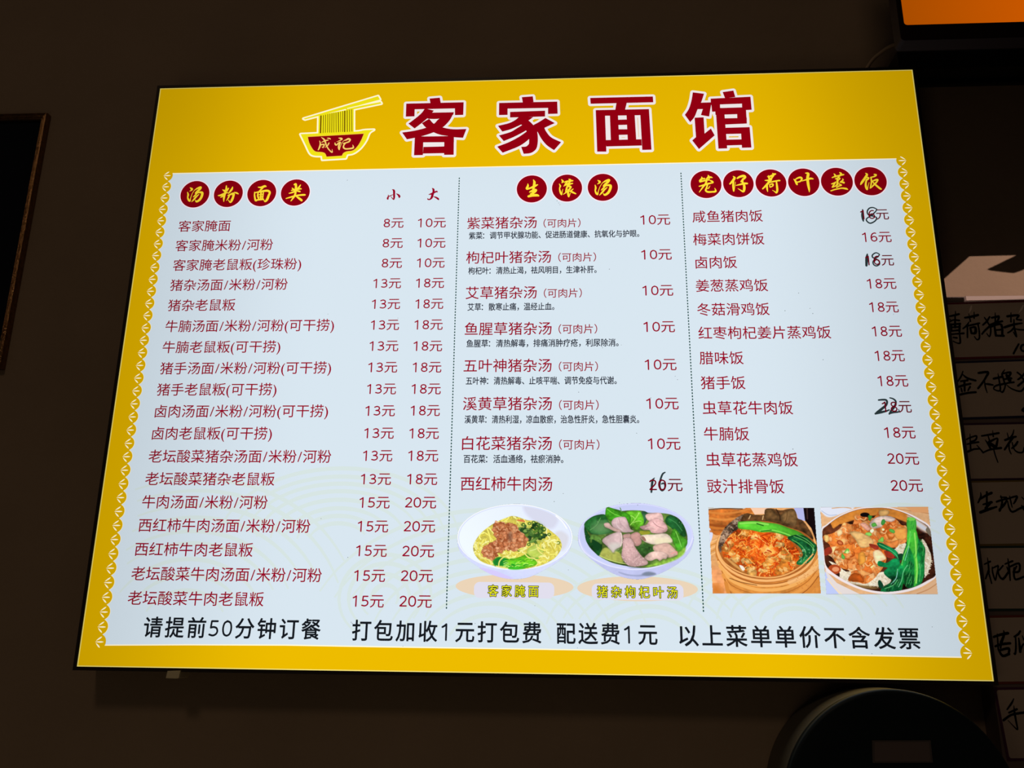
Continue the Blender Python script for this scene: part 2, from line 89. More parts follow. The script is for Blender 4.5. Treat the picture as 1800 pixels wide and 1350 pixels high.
LOGO_TEXT = [[[275.0,802.7,0.71],[279.1,799.5,2.14],[281.7,795.1,2.13],[283.8,788.8,1.89],[288.3,781.2,1.65],[294.2,775.5,1.65],[293.8,781.1,0.47]],[[276.2,793.9,0.95],[281.6,796.6,1.9],[286.0,797.5,1.66]],[[272.6,796.5,0.95],[274.1,791.5,1.89],[273.5,785.3,2.36],[271.6,780.4,1.42]],[[274.3,789.0,1.66],[278.7,790.1,2.13],[280.5,788.9,1.89],[279.1,784.5,1.65],[277.3,785.8,0.71]],[[288.0,792.4,1.66],[286.1,788.1,1.65],[282.5,784.5,0.71]],[[284.6,801.2,0.95],[288.0,800.5,1.9],[290.1,799.2,0.95]],[[302.9,800.9,0.86],[306.8,800.1,2.58],[308.5,798.7,1.89],[305.0,796.3,1.38],[299.9,794.2,0.34]],[[297.6,792.7,0.86],[298.2,789.9,1.89],[300.3,788.5,1.89],[303.3,792.1,1.89],[305.7,792.9,2.58],[304.7,789.3,2.58],[304.2,784.4,2.57],[305.3,779.8,1.11],[306.6,785.2,0.86],[308.6,791.5,0.69],[311.5,796.0,0.69]],[[311.5,796.0,0.86],[315.1,797.2,2.15],[318.6,799.0,2.84],[321.6,797.5,2.23],[319.8,793.9,2.23],[315.4,792.2,1.89],[311.5,791.0,1.89]],[[314.7,791.8,1.89],[312.1,787.8,1.89],[312.0,783.7,2.14],[314.9,781.4,2.22],[320.2,781.3,2.22],[327.4,782.9,2.57],[326.2,788.4,0.43]]]
MARKERS = [[[[1101.5,661.9,1.63],[1100.6,653.7,4.06],[1100.4,646.8,3.4],[1100.8,642.9,2.02]],[[1122.1,661.9,1.79],[1117.1,664.8,1.95],[1111.6,663.9,2.12],[1108.1,659.2,2.11],[1108.4,654.0,2.11],[1112.8,652.4,2.92],[1118.6,656.8,1.95],[1122.0,661.1,1.79]],[[1112.8,652.2,4.05],[1116.4,650.4,1.94],[1120.4,648.2,1.94],[1117.9,643.1,2.1],[1110.7,639.3,2.26],[1106.1,642.4,2.1],[1105.5,646.3,1.94],[1110.3,650.1,1.94],[1112.7,651.8,1.95]]],[[[1101.3,589.9,1.91],[1099.9,583.2,4.44],[1098.2,571.6,3.32]],[[1118.2,589.7,1.75],[1113.6,591.8,1.91],[1108.3,588.1,2.07],[1109.0,583.9,2.06],[1115.1,584.7,1.9],[1118.5,588.8,1.75]],[[1112.6,582.2,2.22],[1108.4,578.1,2.06],[1108.7,573.1,2.06],[1112.6,571.0,2.05],[1117.0,573.8,2.05],[1116.7,578.8,2.06],[1112.6,582.2,2.22]]],[[[1094.9,368.9,2.22],[1100.1,369.4,2.66],[1105.2,368.9,2.88],[1106.1,365.3,2.88],[1103.5,360.7,3.32],[1097.9,356.2,3.53],[1091.4,351.2,3.53],[1088.6,349.0,2.2]],[[1088.6,349.4,2.65],[1095.6,351.2,3.53],[1103.5,353.0,2.65],[1108.0,354.8,1.76]],[[1110.6,372.1,1.77],[1114.8,370.7,2.22],[1117.9,367.5,2.66],[1117.4,363.0,2.65],[1114.3,358.0,3.36],[1110.4,353.5,2.91],[1107.4,348.9,2.2]],[[1107.4,349.4,2.2],[1112.7,351.2,2.91],[1120.9,352.1,2.03],[1120.5,355.7,0.88]]],[[[782.1,258.9,0.87],[779.4,255.6,3.05],[778.3,250.4,3.26],[777.7,245.1,3.04],[777.0,239.0,2.6]],[[796.6,266.5,1.75],[793.5,264.5,2.45],[791.1,259.6,2.62],[789.2,253.0,2.7],[788.6,247.8,2.69],[789.7,242.9,2.69],[792.2,241.2,2.43],[795.3,244.3,2.43],[795.9,248.7,2.43],[794.3,251.3,2.44],[791.3,250.4,2.0]]]]
PANEL_TOP = [[36.6,743.8],[238.2,744.2],[496.8,744.7],[839.5,745.3],[1010.3,745.5],[1163.5,745.5]]
PANEL_BOT = [[33.1,27.7],[149.1,29.7],[281.8,31.1],[410.6,30.7],[534.6,30.6],[662.2,30.5],[883.3,29.4],[1164.3,28.1]]
SCAL_L = [[30.0,740.1],[29.8,720.4],[29.7,700.8],[29.5,681.1],[29.4,661.4],[29.2,641.7],[29.1,622.1],[29.0,602.4],[28.8,582.7],[28.7,563.0],[28.5,543.4],[28.4,523.7],[28.2,504.0],[28.1,484.3],[27.9,464.7],[27.8,445.0],[27.6,425.3],[27.5,405.6],[27.4,385.9],[27.2,366.3],[27.1,346.6],[26.9,326.9],[26.8,307.2],[26.6,287.6],[26.5,267.9],[26.3,248.2],[26.2,228.5],[26.0,208.9],[25.9,189.2],[25.8,169.5],[25.6,149.8],[25.5,130.1],[25.3,110.5],[25.2,90.8],[25.0,71.1],[24.9,51.4],[24.7,31.8]]
SCAL_R = [[1169.5,742.2],[1169.6,722.5],[1169.7,702.8],[1169.8,683.1],[1169.9,663.5],[1170.1,643.8],[1170.2,624.1],[1170.3,604.4],[1170.4,584.7],[1170.6,565.0],[1170.7,545.3],[1170.8,525.6],[1170.9,506.0],[1171.0,486.3],[1171.2,466.6],[1171.3,446.9],[1171.4,427.2],[1171.5,407.5],[1171.7,387.8],[1171.8,368.1],[1171.9,348.5],[1172.0,328.8],[1172.1,309.1],[1172.3,289.4],[1172.4,269.7],[1172.5,250.0],[1172.6,230.3],[1172.8,210.6],[1172.9,190.9],[1173.0,171.3],[1173.1,151.6],[1173.2,131.9],[1173.4,112.2],[1173.5,92.5],[1173.6,72.8],[1173.7,53.1],[1173.9,33.4]]
DIV = [[[497.3,725.8],[499.2,82.0]],[[837.0,727.3],[840.3,81.9]]]
PIC = [[[505.5,234.4],[678.9,235.1],[677.7,90.3],[510.1,88.5]],[[671.1,235.1],[841.7,235.7],[835.1,92.0],[670.1,90.2]],[[841.7,235.7],[1017.0,236.4],[1004.7,93.9],[835.1,92.0]],[[994.3,236.3],[1174.4,237.0],[1157.1,95.5],[982.7,93.6]]]
PLATES = [[[590.1,110.7],79.4,15.9,[535.7,95.4],[643.8,116.4]],[[754.4,109.5],79.9,16.2,[693.8,94.9],[815.2,115.8]]]
SPECKS = [[648.3,684.6],[650.9,680.7],[652.6,677.8],[321.7,726.0],[583.1,627.7],[725.6,570.9],[740.6,452.4],[815.9,404.9],[818.9,399.8],[780.4,373.1],[759.1,321.9],[998.0,529.9],[1012.2,506.0],[1015.6,498.1],[976.6,502.8],[1024.2,428.3],[1128.8,496.1],[972.5,299.3],[713.5,448.3],[678.6,381.8],[319.5,200.3],[360.7,147.5],[371.0,61.7],[372.6,60.2],[412.8,496.5],[307.2,503.8],[656.2,236.6],[643.7,225.5],[733.2,224.3],[744.1,222.8],[617.8,86.0],[621.0,45.8],[674.2,32.9],[1052.3,31.0],[1016.7,24.9],[1131.9,65.2],[442.6,31.8],[662.8,133.3],[757.9,221.3],[454.7,120.9],[179.7,422.7],[538.3,62.2],[900.6,608.9],[219.4,455.2],[656.6,842.3]]
FRAME = {"ur":-219.2,"vt":893.1,"vb":437.4,"wr":11.3}
DRUM = [[1055.2,-147.8],138.0,112.0]
DRUM_LABEL = [[1022.9,-92.7],[1092.9,-90.9],[1093.1,-66.3],[1024.8,-67.7]]
TV = {"b":[1070.2,753.1],"l":[1070.4,827.4],"s":[1076.0,772.2],"s2":[1075.5,808.8],"r":[1217.6,772.3],"b2":[1225.3,751.5]}
TV_D = 330.0
RAIL = {"a":[1189.0,943.3],"b":[1186.1,916.0],"c":[1254.8,930.4],"d":[1254.1,924.0],"e":[1254.1,910.9]}
CABLE = [[1147.8,935.4],[1159.5,952.3],[1171.2,960.6],[1184.5,966.2],[1206.7,969.3],[1219.9,974.3],[1229.3,984.9]]
PATCH = [[1225.0,567.8,0],[1232.4,573.9,0],[1275.2,611.1,0],[1343.9,612.2,0],[1298.0,589.6,0],[1302.6,587.5,0],[1320.8,584.7,0],[1336.8,582.8,0],[1347.7,586.5,0],[1360.3,592.1,0],[1390.0,593.4,0],[1359.7,526.6,39],[1324.2,525.6,39],[1281.4,524.5,39],[1240.6,523.6,39],[1241.2,529.8,39],[1210.6,530.1,39]]
BD = {"l":[1201.7,-13.5],"t":[1245.2,531.5],"t2":[1244.3,524.0],"tl":[1242.4,528.5],"lb":[1216.5,-104.6]}
CARDS = [[[1178.8,517.2],[1321.2,519.8],[1309.8,440.7],[1169.5,436.4]],[[1182.9,427.4],[1308.5,431.8],[1296.8,351.1],[1173.5,348.0]],[[1186.8,337.3],[1295.2,339.6],[1284.2,263.7],[1177.7,261.8]],[[1191.3,256.4],[1283.4,258.6],[1271.3,175.1],[1181.0,172.9]],[[1195.1,167.8],[1270.5,169.4],[1259.0,90.0],[1185.1,89.1]],[[1199.5,77.3],[1257.7,80.9],[1245.9,-0.3],[1189.0,-2.5]],[[1211.7,-11.9],[1244.8,-7.9],[1232.7,-91.4],[1216.5,-93.1]]]
HAND = [[[[1215.0,499.9,2.71],[1221.9,501.3,3.39],[1229.6,503.3,3.39]],[[1225.0,507.9,1.09],[1224.6,501.2,2.71]],[[1216.0,495.7,1.35],[1217.3,492.8,2.03]],[[1214.9,491.4,2.03],[1220.4,494.2,2.7],[1228.7,493.4,3.38]],[[1223.6,499.1,2.71],[1221.6,482.9,4.04]],[[1215.6,487.2,3.37],[1229.3,488.5,3.71]],[[1216.4,487.9,3.37],[1215.6,478.8,4.03]],[[1228.6,487.8,3.37],[1226.9,477.3,4.03]],[[1215.8,483.0,2.69],[1228.1,483.6,3.37]],[[1215.4,477.4,2.69],[1227.4,478.7,3.36]],[[1214.8,472.5,2.68],[1232.6,473.8,3.35]],[[1226.8,478.7,2.02],[1226.4,467.5,2.95],[1225.6,459.2,3.07],[1221.2,459.2,2.0],[1216.1,462.0,1.61]],[[1217.1,467.6,2.41],[1222.1,466.9,3.35]],[[1237.2,497.6,3.38],[1245.4,498.9,4.05],[1256.1,501.6,4.06]],[[1243.3,503.5,1.08],[1244.2,491.9,2.7]],[[1251.2,506.3,1.35],[1250.0,496.8,2.7]],[[1242.2,491.2,1.35],[1238.3,485.6,3.37],[1232.2,480.8,2.02]],[[1239.0,484.2,2.96],[1236.9,467.5,2.68]],[[1238.5,484.9,2.69],[1247.7,486.9,3.36],[1256.3,489.0,3.1]],[[1242.6,482.1,3.36],[1243.5,473.7,4.02]],[[1243.3,482.1,2.69],[1249.8,482.7,4.03],[1248.7,474.3,4.69],[1243.5,473.7,2.68]],[[1254.2,487.6,2.69],[1254.5,477.1,2.68],[1253.4,466.6,2.94],[1249.8,463.9,2.4],[1246.7,468.8,1.61]],[[1264.6,497.7,2.02],[1266.6,493.8,2.69]],[[1272.1,498.7,2.7],[1267.0,491.7,3.37],[1260.8,486.1,2.69]],[[1267.1,492.4,2.69],[1270.9,482.5,2.68],[1269.9,473.5,2.68],[1267.4,468.6,2.41],[1264.5,473.5,1.34]],[[1270.5,484.6,3.36],[1263.3,478.4,3.35],[1257.6,472.2,2.68]],[[1274.8,497.2,3.37],[1284.7,499.3,4.05]],[[1280.6,504.6,1.35],[1279.0,490.9,3.36]],[[1271.7,486.7,3.36],[1280.1,489.5,4.03],[1288.8,491.8,3.36]],[[1285.1,497.9,3.37],[1280.0,488.8,3.36],[1272.2,483.2,3.36]],[[1276.8,483.9,3.36],[1276.8,469.9,4.01]],[[1277.0,485.3,2.69],[1286.8,486.6,3.76],[1285.7,469.9,4.01]],[[1276.7,478.3,2.68],[1285.7,478.9,3.35]],[[1276.8,469.9,3.34],[1287.6,469.5,4.01]],[[1296.8,499.2,4.04],[1306.6,500.5,4.04],[1313.0,500.4,3.37],[1309.0,494.8,2.69],[1315.5,493.4,3.09]],[[1302.7,504.7,1.35],[1300.7,490.7,2.96]],[[1290.6,482.4,4.02],[1303.3,486.5,4.02],[1315.7,488.5,2.68]],[[1305.4,494.2,2.02],[1304.0,482.3,3.35],[1305.2,468.3,2.93],[1301.8,475.3,1.6]],[[1304.0,482.3,2.95],[1299.5,477.4,2.94],[1293.9,474.0,2.41]],[[1304.4,480.2,2.01],[1310.5,478.7,2.67],[1318.1,478.3,2.67]],[[1306.7,456.9,2.39],[1301.9,449.7,2.92],[1297.4,442.5,2.65]],[[1317.3,455.8,2.65],[1311.6,455.5,2.92],[1308.7,451.0,2.92],[1310.3,446.5,2.91],[1316.6,446.2,2.65]]],[[[1224.2,416.9,1.57],[1220.9,409.5,2.66],[1215.3,402.0,2.41]],[[1223.2,411.9,1.81],[1229.2,406.3,3.62],[1239.8,402.8,3.37]],[[1219.4,402.0,3.01],[1228.8,403.2,3.62]],[[1215.5,393.9,3.61],[1223.9,396.4,3.61],[1232.2,398.2,3.37]],[[1224.2,401.3,3.61],[1222.8,387.7,3.36]],[[1218.6,391.4,2.64],[1219.1,386.5,2.64]],[[1231.1,393.9,3.0],[1227.5,388.3,2.4]],[[1215.4,382.2,3.59],[1226.4,384.6,3.59],[1237.8,385.8,3.59]],[[1245.3,414.0,3.63],[1258.2,415.2,4.23],[1254.9,408.1,3.38],[1249.2,400.0,3.37],[1241.7,391.4,3.36]],[[1252.0,403.7,1.81],[1251.9,393.8,2.4],[1253.3,385.1,1.56]],[[1252.4,398.1,2.4],[1258.1,397.2,3.6],[1262.9,396.2,2.4]],[[1265.0,405.5,3.61],[1276.9,408.3,3.61]],[[1271.8,413.0,1.21],[1272.2,403.0,2.77],[1271.6,388.2,2.63],[1264.0,389.4,2.16],[1263.5,392.5,2.4],[1267.7,395.6,3.0],[1280.8,398.6,3.0]],[[1281.8,418.5,1.45],[1277.5,412.3,3.01],[1278.0,407.3,3.01],[1279.1,398.6,2.64]],[[1278.2,412.9,2.65],[1289.4,414.7,3.62],[1286.2,408.5,3.61]],[[1283.6,410.4,4.82],[1286.6,402.9,6.01]],[[1279.3,404.8,3.01],[1289.3,406.0,3.61]],[[1273.0,396.2,2.4],[1283.8,399.2,3.0],[1291.9,400.1,3.0]],[[1280.0,397.4,2.64],[1278.0,391.2,2.39],[1274.4,385.7,2.99],[1271.2,387.5,2.15]],[[1281.6,396.1,1.44],[1286.6,391.2,2.15],[1294.7,387.5,2.63],[1300.5,387.4,2.98],[1305.2,392.4,2.63]],[[1298.6,414.7,2.65],[1302.7,410.9,3.01]],[[1308.3,413.4,2.65],[1303.4,407.8,3.37],[1298.0,404.1,2.64]],[[1302.9,408.5,2.64],[1306.7,402.9,3.0]],[[1306.1,402.2,3.36],[1296.9,394.9,3.35]],[[1300.3,362.3,2.96],[1297.5,359.3,2.96],[1300.1,357.5,2.96]]],[[[1216.4,317.8,2.34],[1224.0,321.1,2.58],[1230.7,322.6,2.58],[1228.5,316.9,2.93],[1222.0,314.5,2.58]],[[1222.1,325.6,1.06],[1220.9,312.7,2.57],[1220.1,302.6,2.57]],[[1216.4,310.9,2.34],[1224.6,312.7,2.92],[1232.1,313.9,2.92]],[[1215.6,300.2,3.5],[1224.5,303.8,2.92],[1232.6,304.3,2.56]],[[1229.3,309.4,1.4],[1232.1,305.5,2.1],[1236.4,299.0,2.91]],[[1237.5,322.6,2.58],[1250.0,324.7,3.28],[1261.1,326.7,3.28]],[[1253.3,330.4,0.94],[1253.0,321.7,2.58]],[[1246.3,322.3,1.76],[1247.0,316.9,2.34]],[[1241.6,316.9,1.17],[1244.8,310.9,3.5],[1247.3,304.4,3.49]],[[1246.3,313.9,4.09],[1257.8,319.3,2.57],[1257.0,313.3,3.5],[1254.3,306.1,4.08]],[[1248.2,310.9,5.84],[1252.3,307.9,5.83]],[[1236.4,299.0,2.33],[1246.0,303.2,2.91],[1261.3,305.6,3.84]],[[1251.1,303.8,2.1],[1252.2,294.9,2.09],[1254.3,285.4,1.74]],[[1272.5,327.0,1.17],[1273.2,319.9,2.34]],[[1282.1,331.2,1.41],[1279.5,324.6,2.58],[1276.2,321.1,2.34]],[[1268.2,316.6,3.5],[1276.6,319.9,4.09],[1283.6,321.6,2.92]],[[1278.8,319.9,4.09],[1272.6,312.1,3.5],[1265.7,303.2,2.91]],[[1272.6,312.1,2.92],[1272.0,303.2,2.33],[1273.6,297.0,1.74]],[[1284.8,314.5,2.92],[1281.3,309.7,3.49],[1275.6,305.0,2.56]],[[1277.3,313.3,1.75],[1278.3,304.4,2.09],[1282.7,299.6,2.55],[1289.5,299.6,2.55],[1292.1,306.2,1.74]]],[[[1225.6,243.5,1.38],[1225.2,237.8,2.76],[1220.4,229.6,2.5]],[[1222.8,234.0,3.13],[1231.5,239.1,3.51],[1240.0,243.0,4.14]],[[1234.0,244.2,3.14],[1232.1,230.3,3.13],[1230.8,220.2,3.74]],[[1226.8,227.1,2.5],[1238.3,230.3,4.13]],[[1236.2,228.4,3.12],[1229.2,222.0,3.74]],[[1221.7,216.3,4.36],[1232.0,220.2,4.36],[1244.1,224.0,2.74]],[[1245.1,230.9,2.87],[1252.8,233.5,3.13],[1260.4,235.4,3.13]],[[1251.7,239.2,1.63],[1252.3,230.3,3.12],[1248.5,220.2,3.11],[1247.0,218.3,2.49]],[[1247.3,220.2,3.11],[1254.2,226.6,3.74],[1258.8,232.9,2.5]],[[1250.8,237.3,1.63],[1258.7,236.7,3.13]],[[1259.7,234.8,2.5],[1272.7,238.6,3.13],[1270.4,232.9,3.12],[1267.3,228.5,2.24]],[[1263.3,238.6,1.63],[1263.9,230.4,2.5],[1264.5,223.5,1.62]],[[1259.8,231.6,1.87],[1260.4,222.8,2.74],[1263.9,217.2,3.11],[1273.6,221.6,3.11],[1280.1,224.2,3.73]],[[1279.0,237.4,1.25],[1281.6,234.3,1.87]],[[1277.3,226.0,1.87],[1279.6,220.4,3.11]]],[[[1217.8,147.1,1.82],[1225.8,150.8,3.04]],[[1222.9,155.7,1.22],[1222.9,146.5,2.67],[1222.2,136.8,3.03]],[[1222.2,139.2,3.03],[1216.8,128.3,2.42]],[[1221.9,136.8,2.42],[1223.8,122.3,2.17]],[[1227.6,143.5,1.58],[1227.0,136.8,2.42],[1229.1,126.6,2.41],[1232.0,134.5,2.18],[1235.8,144.8,1.82]],[[1227.0,141.7,1.82],[1233.4,144.8,2.43]],[[1235.1,146.0,1.82],[1234.4,134.5,2.66],[1238.9,127.9,3.38],[1247.3,137.0,3.02]],[[1241.6,145.5,2.43],[1235.7,139.3,2.42]],[[1244.6,147.6,2.19],[1254.8,151.6,3.04]],[[1249.2,154.6,1.58],[1249.2,141.9,3.03],[1248.2,126.2,2.17]],[[1246.5,143.7,1.82],[1247.7,139.5,3.03]],[[1250.7,144.3,2.79],[1262.7,148.7,3.03],[1261.5,138.4,3.02],[1253.9,137.1,3.02]],[[1255.9,142.6,3.03],[1254.1,134.7,3.02],[1255.5,127.5,3.01],[1266.2,131.2,3.01]],[[1259.2,145.0,2.42],[1254.7,138.3,3.02]]],[[[1217.2,53.8,3.21],[1226.2,56.8,3.85],[1235.8,58.8,4.24]],[[1222.2,57.7,1.28],[1221.6,49.1,2.56],[1220.8,38.4,2.55]],[[1230.8,61.9,1.54],[1230.7,56.9,3.21],[1225.5,46.7,4.48]],[[1217.5,42.1,2.81],[1225.8,44.8,3.83],[1236.9,46.2,3.58]],[[1225.5,46.7,3.58],[1223.9,40.3,2.81]],[[1221.1,38.4,3.19],[1225.1,30.3,3.81],[1233.7,32.9,3.82]],[[1222.9,37.2,3.19],[1234.1,39.8,3.83],[1233.2,33.5,3.18]],[[1251.8,61.6,2.82],[1248.7,57.7,3.21],[1243.2,54.5,2.56]],[[1244.8,54.5,2.31],[1243.6,41.9,2.93],[1241.4,33.0,2.8],[1239.9,33.6,1.65]],[[1248.6,52.7,1.92],[1248.4,41.9,3.82],[1248.1,35.6,3.82]],[[1249.1,38.2,2.8],[1252.6,44.5,2.55],[1255.9,45.8,2.55]],[[1253.6,55.9,1.28],[1254.8,50.8,2.3]]],[[[1231.6,-22.1,1.4],[1228.6,-27.1,2.8],[1221.6,-35.2,2.02]],[[1223.4,-39.0,2.63],[1233.8,-34.6,3.1]],[[1215.4,-48.2,3.4],[1224.1,-42.4,3.1],[1232.2,-40.0,3.41],[1244.9,-38.2,3.41]],[[1230.6,-30.5,0.93],[1230.4,-39.2,3.1],[1230.8,-49.8,2.78],[1231.1,-58.8,2.31],[1226.9,-55.1,1.54],[1220.9,-48.1,0.93]]]]
TAB = [[127.4,-4.9],[144.5,-4.0],[143.5,-12.7],[126.1,-13.2]]
GLINTS = [[[1248.8,516.1],[1246.9,510.8],[1244.1,504.7]],[[1321.5,516.2],[1318.3,510.1],[1313.4,504.0]]]

# ---------------------------------------------------------------- helpers
def lin(c):
    return tuple(((x / 255) / 12.92 if x / 255 <= 0.04045 else ((x / 255 + 0.055) / 1.055) ** 2.4) for x in c)

def empty(name, loc, label, cat, group=None):
    o = bpy.data.objects.new(name, None)
    COL.objects.link(o)
    o.location = loc
    o.empty_display_size = 0.05
    o['label'] = label
    o['category'] = cat
    if group:
        o['group'] = group
    return o

def link(name, mesh, mat, parent=None, kind=None, label=None):
    o = bpy.data.objects.new(name, mesh)
    COL.objects.link(o)
    if mat is not None and not mesh.materials:
        mesh.materials.append(mat)
    if parent is not None:
        o.parent = parent
    if kind:
        o['kind'] = kind
    if label:
        o['label'] = label
    return o

def wp(u, v, d):               # board millimetres and millimetres in front of the wall -> world metres
    return Vector((u / 1000, -d / 1000, BASE_Z + v / 1000))

class Flat:
    """Collects flat print: triangles and quads in board millimetres."""
    def __init__(s):
        s.v = []; s.f = []
    def poly(s, pts):
        n = len(s.v)
        tri = tessellate_polygon([[Vector((p[0], p[1], 0)) for p in pts]])
        s.v += [tuple(p[:2]) for p in pts]
        s.f += [tuple(n + i for i in t) for t in tri]
    def raw(s, vs, fs):
        n = len(s.v)
        s.v += vs
        s.f += [tuple(n + i for i in f) for f in fs]
    def disc(s, c, rx, ry=None, k=40):
        ry = ry or rx
        s.poly_fan([(c[0] + rx * math.cos(2 * math.pi * i / k), c[1] + ry * math.sin(2 * math.pi * i / k)) for i in range(k)], c)
    def poly_fan(s, pts, c):
        n = len(s.v)
        s.v += [tuple(c[:2])] + [tuple(p) for p in pts]
        m = len(pts)
        s.f += [(n, n + 1 + i, n + 1 + (i + 1) % m) for i in range(m)]
    def capsule(s, a, b, ra, rb=None, k=12):
        rb = ra if rb is None else rb
        dx, dy = b[0] - a[0], b[1] - a[1]
        L = math.hypot(dx, dy)
        if L > 1e-6:
            nx, ny = -dy / L, dx / L
            s.raw([(a[0] + nx * ra, a[1] + ny * ra), (a[0] - nx * ra, a[1] - ny * ra), (b[0] - nx * rb, b[1] - ny * rb), (b[0] + nx * rb, b[1] + ny * rb)], [(0, 1, 2, 3)])
        s.disc(b, rb, k=k)
        s.disc(a, ra, k=k)
    def stroke(s, pts, k=8, sub=4):
        q = smooth(pts, sub)
        for a, b in zip(q, q[1:]):
            s.capsule(a, b, a[2] / 2, b[2] / 2, k)
    def ribbon(s, pts, w):
        n = len(s.v)
        m = len(pts)
        for i, p in enumerate(pts):
            a = pts[max(0, i - 1)]; b = pts[min(m - 1, i + 1)]
            dx, dy = b[0] - a[0], b[1] - a[1]
            L = math.hypot(dx, dy) or 1
            ww = w[i] if isinstance(w, list) else w
            s.v += [(p[0] - dy / L * ww / 2, p[1] + dx / L * ww / 2), (p[0] + dy / L * ww / 2, p[1] - dx / L * ww / 2)]
        s.f += [(n + 2 * i, n + 2 * i + 1, n + 2 * i + 3, n + 2 * i + 2) for i in range(m - 1)]
    def mesh(s, name, off, depth=None):
        """off: millimetres in front of the menu face (local); depth: millimetres in front of the wall (world)."""
        me = bpy.data.meshes.new(name)
        if depth is None:
            vs = [(p[0] / 1000, -off / 1000, p[1] / 1000) for p in s.v]
        else:
            vs = [tuple(wp(p[0], p[1], depth)) for p in s.v]
        me.from_pydata(vs, [], s.f)
        return me

def smooth(pts, sub=4):
    if len(pts) < 3:
        return [tuple(p) for p in pts]
    P = np.array([pts[0]] + list(pts) + [pts[-1]], float)
    out = []
    for i in range(1, len(P) - 2):
        p0, p1, p2, p3 = P[i - 1], P[i], P[i + 1], P[i + 2]
        for j in range(sub):
            t = j / sub
            out.append(0.5 * (2 * p1 + (p2 - p0) * t + (2 * p0 - 5 * p1 + 4 * p2 - p3) * t * t + (3 * p1 - p0 - 3 * p2 + p3) * t ** 3))
    out.append(P[-2])
    return [tuple(p) for p in out]

def curvy(P, lim=42):
    """Rounds the gentle bends of a polygon and keeps its sharp corners."""
    n = len(P); out = []
    def turn(i):
        a, b, c = P[i - 1], P[i], P[(i + 1) % n]
        t = math.atan2(c[1] - b[1], c[0] - b[0]) - math.atan2(b[1] - a[1], b[0] - a[0])
        return abs(math.degrees((t + math.pi) % (2 * math.pi) - math.pi))
    sharp = [turn(i) > lim for i in range(n)]
    for i in range(n):
        j = (i + 1) % n
        p1, p2 = np.array(P[i]), np.array(P[j])
        if sharp[i] and sharp[j]:
            out.append(tuple(p1)); continue
        p0 = 2 * p1 - p2 if sharp[i] else np.array(P[i - 1])
        p3 = 2 * p2 - p1 if sharp[j] else np.array(P[(j + 1) % n])
        for t in (0, .25, .5, .75):
            out.append(tuple(0.5 * (2 * p1 + (p2 - p0) * t + (2 * p0 - 5 * p1 + 4 * p2 - p3) * t * t + (3 * p1 - p0 - 3 * p2 + p3) * t ** 3)))
    return out

def box_bm(bm, u0, v0, d0, u1, v1, d1, bevel=0.0):
    ps = [wp(u, v, d) for d in (d0, d1) for v in (v0, v1) for u in (u0, u1)]
    vs = [bm.verts.new(p) for p in ps]
    fs = [bm.faces.new([vs[i] for i in f]) for f in ((0, 1, 3, 2), (4, 6, 7, 5), (0, 4, 5, 1), (2, 3, 7, 6), (0, 2, 6, 4), (1, 5, 7, 3))]
    if bevel:
        ed = list({e for f in fs for e in f.edges})
        bmesh.ops.bevel(bm, geom=ed, offset=bevel / 1000, segments=2, affect='EDGES', profile=0.6)

def bm_mesh(name, bm, shade=False):
    bmesh.ops.recalc_face_normals(bm, faces=bm.faces)
    me = bpy.data.meshes.new(name)
    bm.to_mesh(me)
    bm.free()
    if shade:
        me.polygons.foreach_set('use_smooth', [True] * len(me.polygons))
    return me

def box(name, u0, v0, d0, u1, v1, d1, mat, parent=None, bevel=0.0, kind=None, label=None):
    bm = bmesh.new()
    box_bm(bm, u0, v0, d0, u1, v1, d1, bevel)
    o = link(name, bm_mesh(name, bm), mat, None, kind, label)
    if parent is not None:
        o.parent = parent
        o.matrix_parent_inverse = Matrix.Translation(-parent.location)
    return o

def adopt(o, parent):          # world-space mesh under an empty that only has a location
    o.parent = parent
    o.matrix_parent_inverse = Matrix.Translation(-parent.location)
    return o

# ---------------------------------------------------------------- materials
def solid(name, rgb, rough=0.6, metal=0.0, noise=0.0, scale=30.0, bump=0.0, spec=0.5, bscale=200.0):
    m = bpy.data.materials.new(name)
    m.use_nodes = True
    nt = m.node_tree
    b = nt.nodes['Principled BSDF']
    b.inputs['Base Color'].default_value = tuple(rgb) + (1,)
    b.inputs['Roughness'].default_value = rough
    b.inputs['Metallic'].default_value = metal
    b.inputs['Specular IOR Level'].default_value = spec
    tc = nt.nodes.new('ShaderNodeTexCoord')
    if noise:
        n = nt.nodes.new('ShaderNodeTexNoise')
        n.inputs['Scale'].default_value = scale
        n.inputs['Detail'].default_value = 5
        nt.links.new(tc.outputs['Object'], n.inputs['Vector'])
        mr = nt.nodes.new('ShaderNodeMapRange')
        mr.inputs[1].default_value = 0.3; mr.inputs[2].default_value = 0.7
        mr.inputs[3].default_value = 1 - noise; mr.inputs[4].default_value = 1 + noise
        nt.links.new(n.outputs['Fac'], mr.inputs[0])
        mx = nt.nodes.new('ShaderNodeMix')
        mx.data_type = 'RGBA'; mx.blend_type = 'MULTIPLY'
        mx.inputs[0].default_value = 1
        mx.inputs[6].default_value = tuple(rgb) + (1,)
        nt.links.new(mr.outputs[0], mx.inputs[7])
        nt.links.new(mx.outputs[2], b.inputs['Base Color'])
    if bump:
        n2 = nt.nodes.new('ShaderNodeTexNoise')
        n2.inputs['Scale'].default_value = bscale
        n2.inputs['Detail'].default_value = 4
        nt.links.new(tc.outputs['Object'], n2.inputs['Vector'])
        bp = nt.nodes.new('ShaderNodeBump')
        bp.inputs['Strength'].default_value = bump
        bp.inputs['Distance'].default_value = 0.004
        nt.links.new(n2.outputs['Fac'], bp.inputs['Height'])
        nt.links.new(bp.outputs[0], b.inputs['Normal'])
    return m

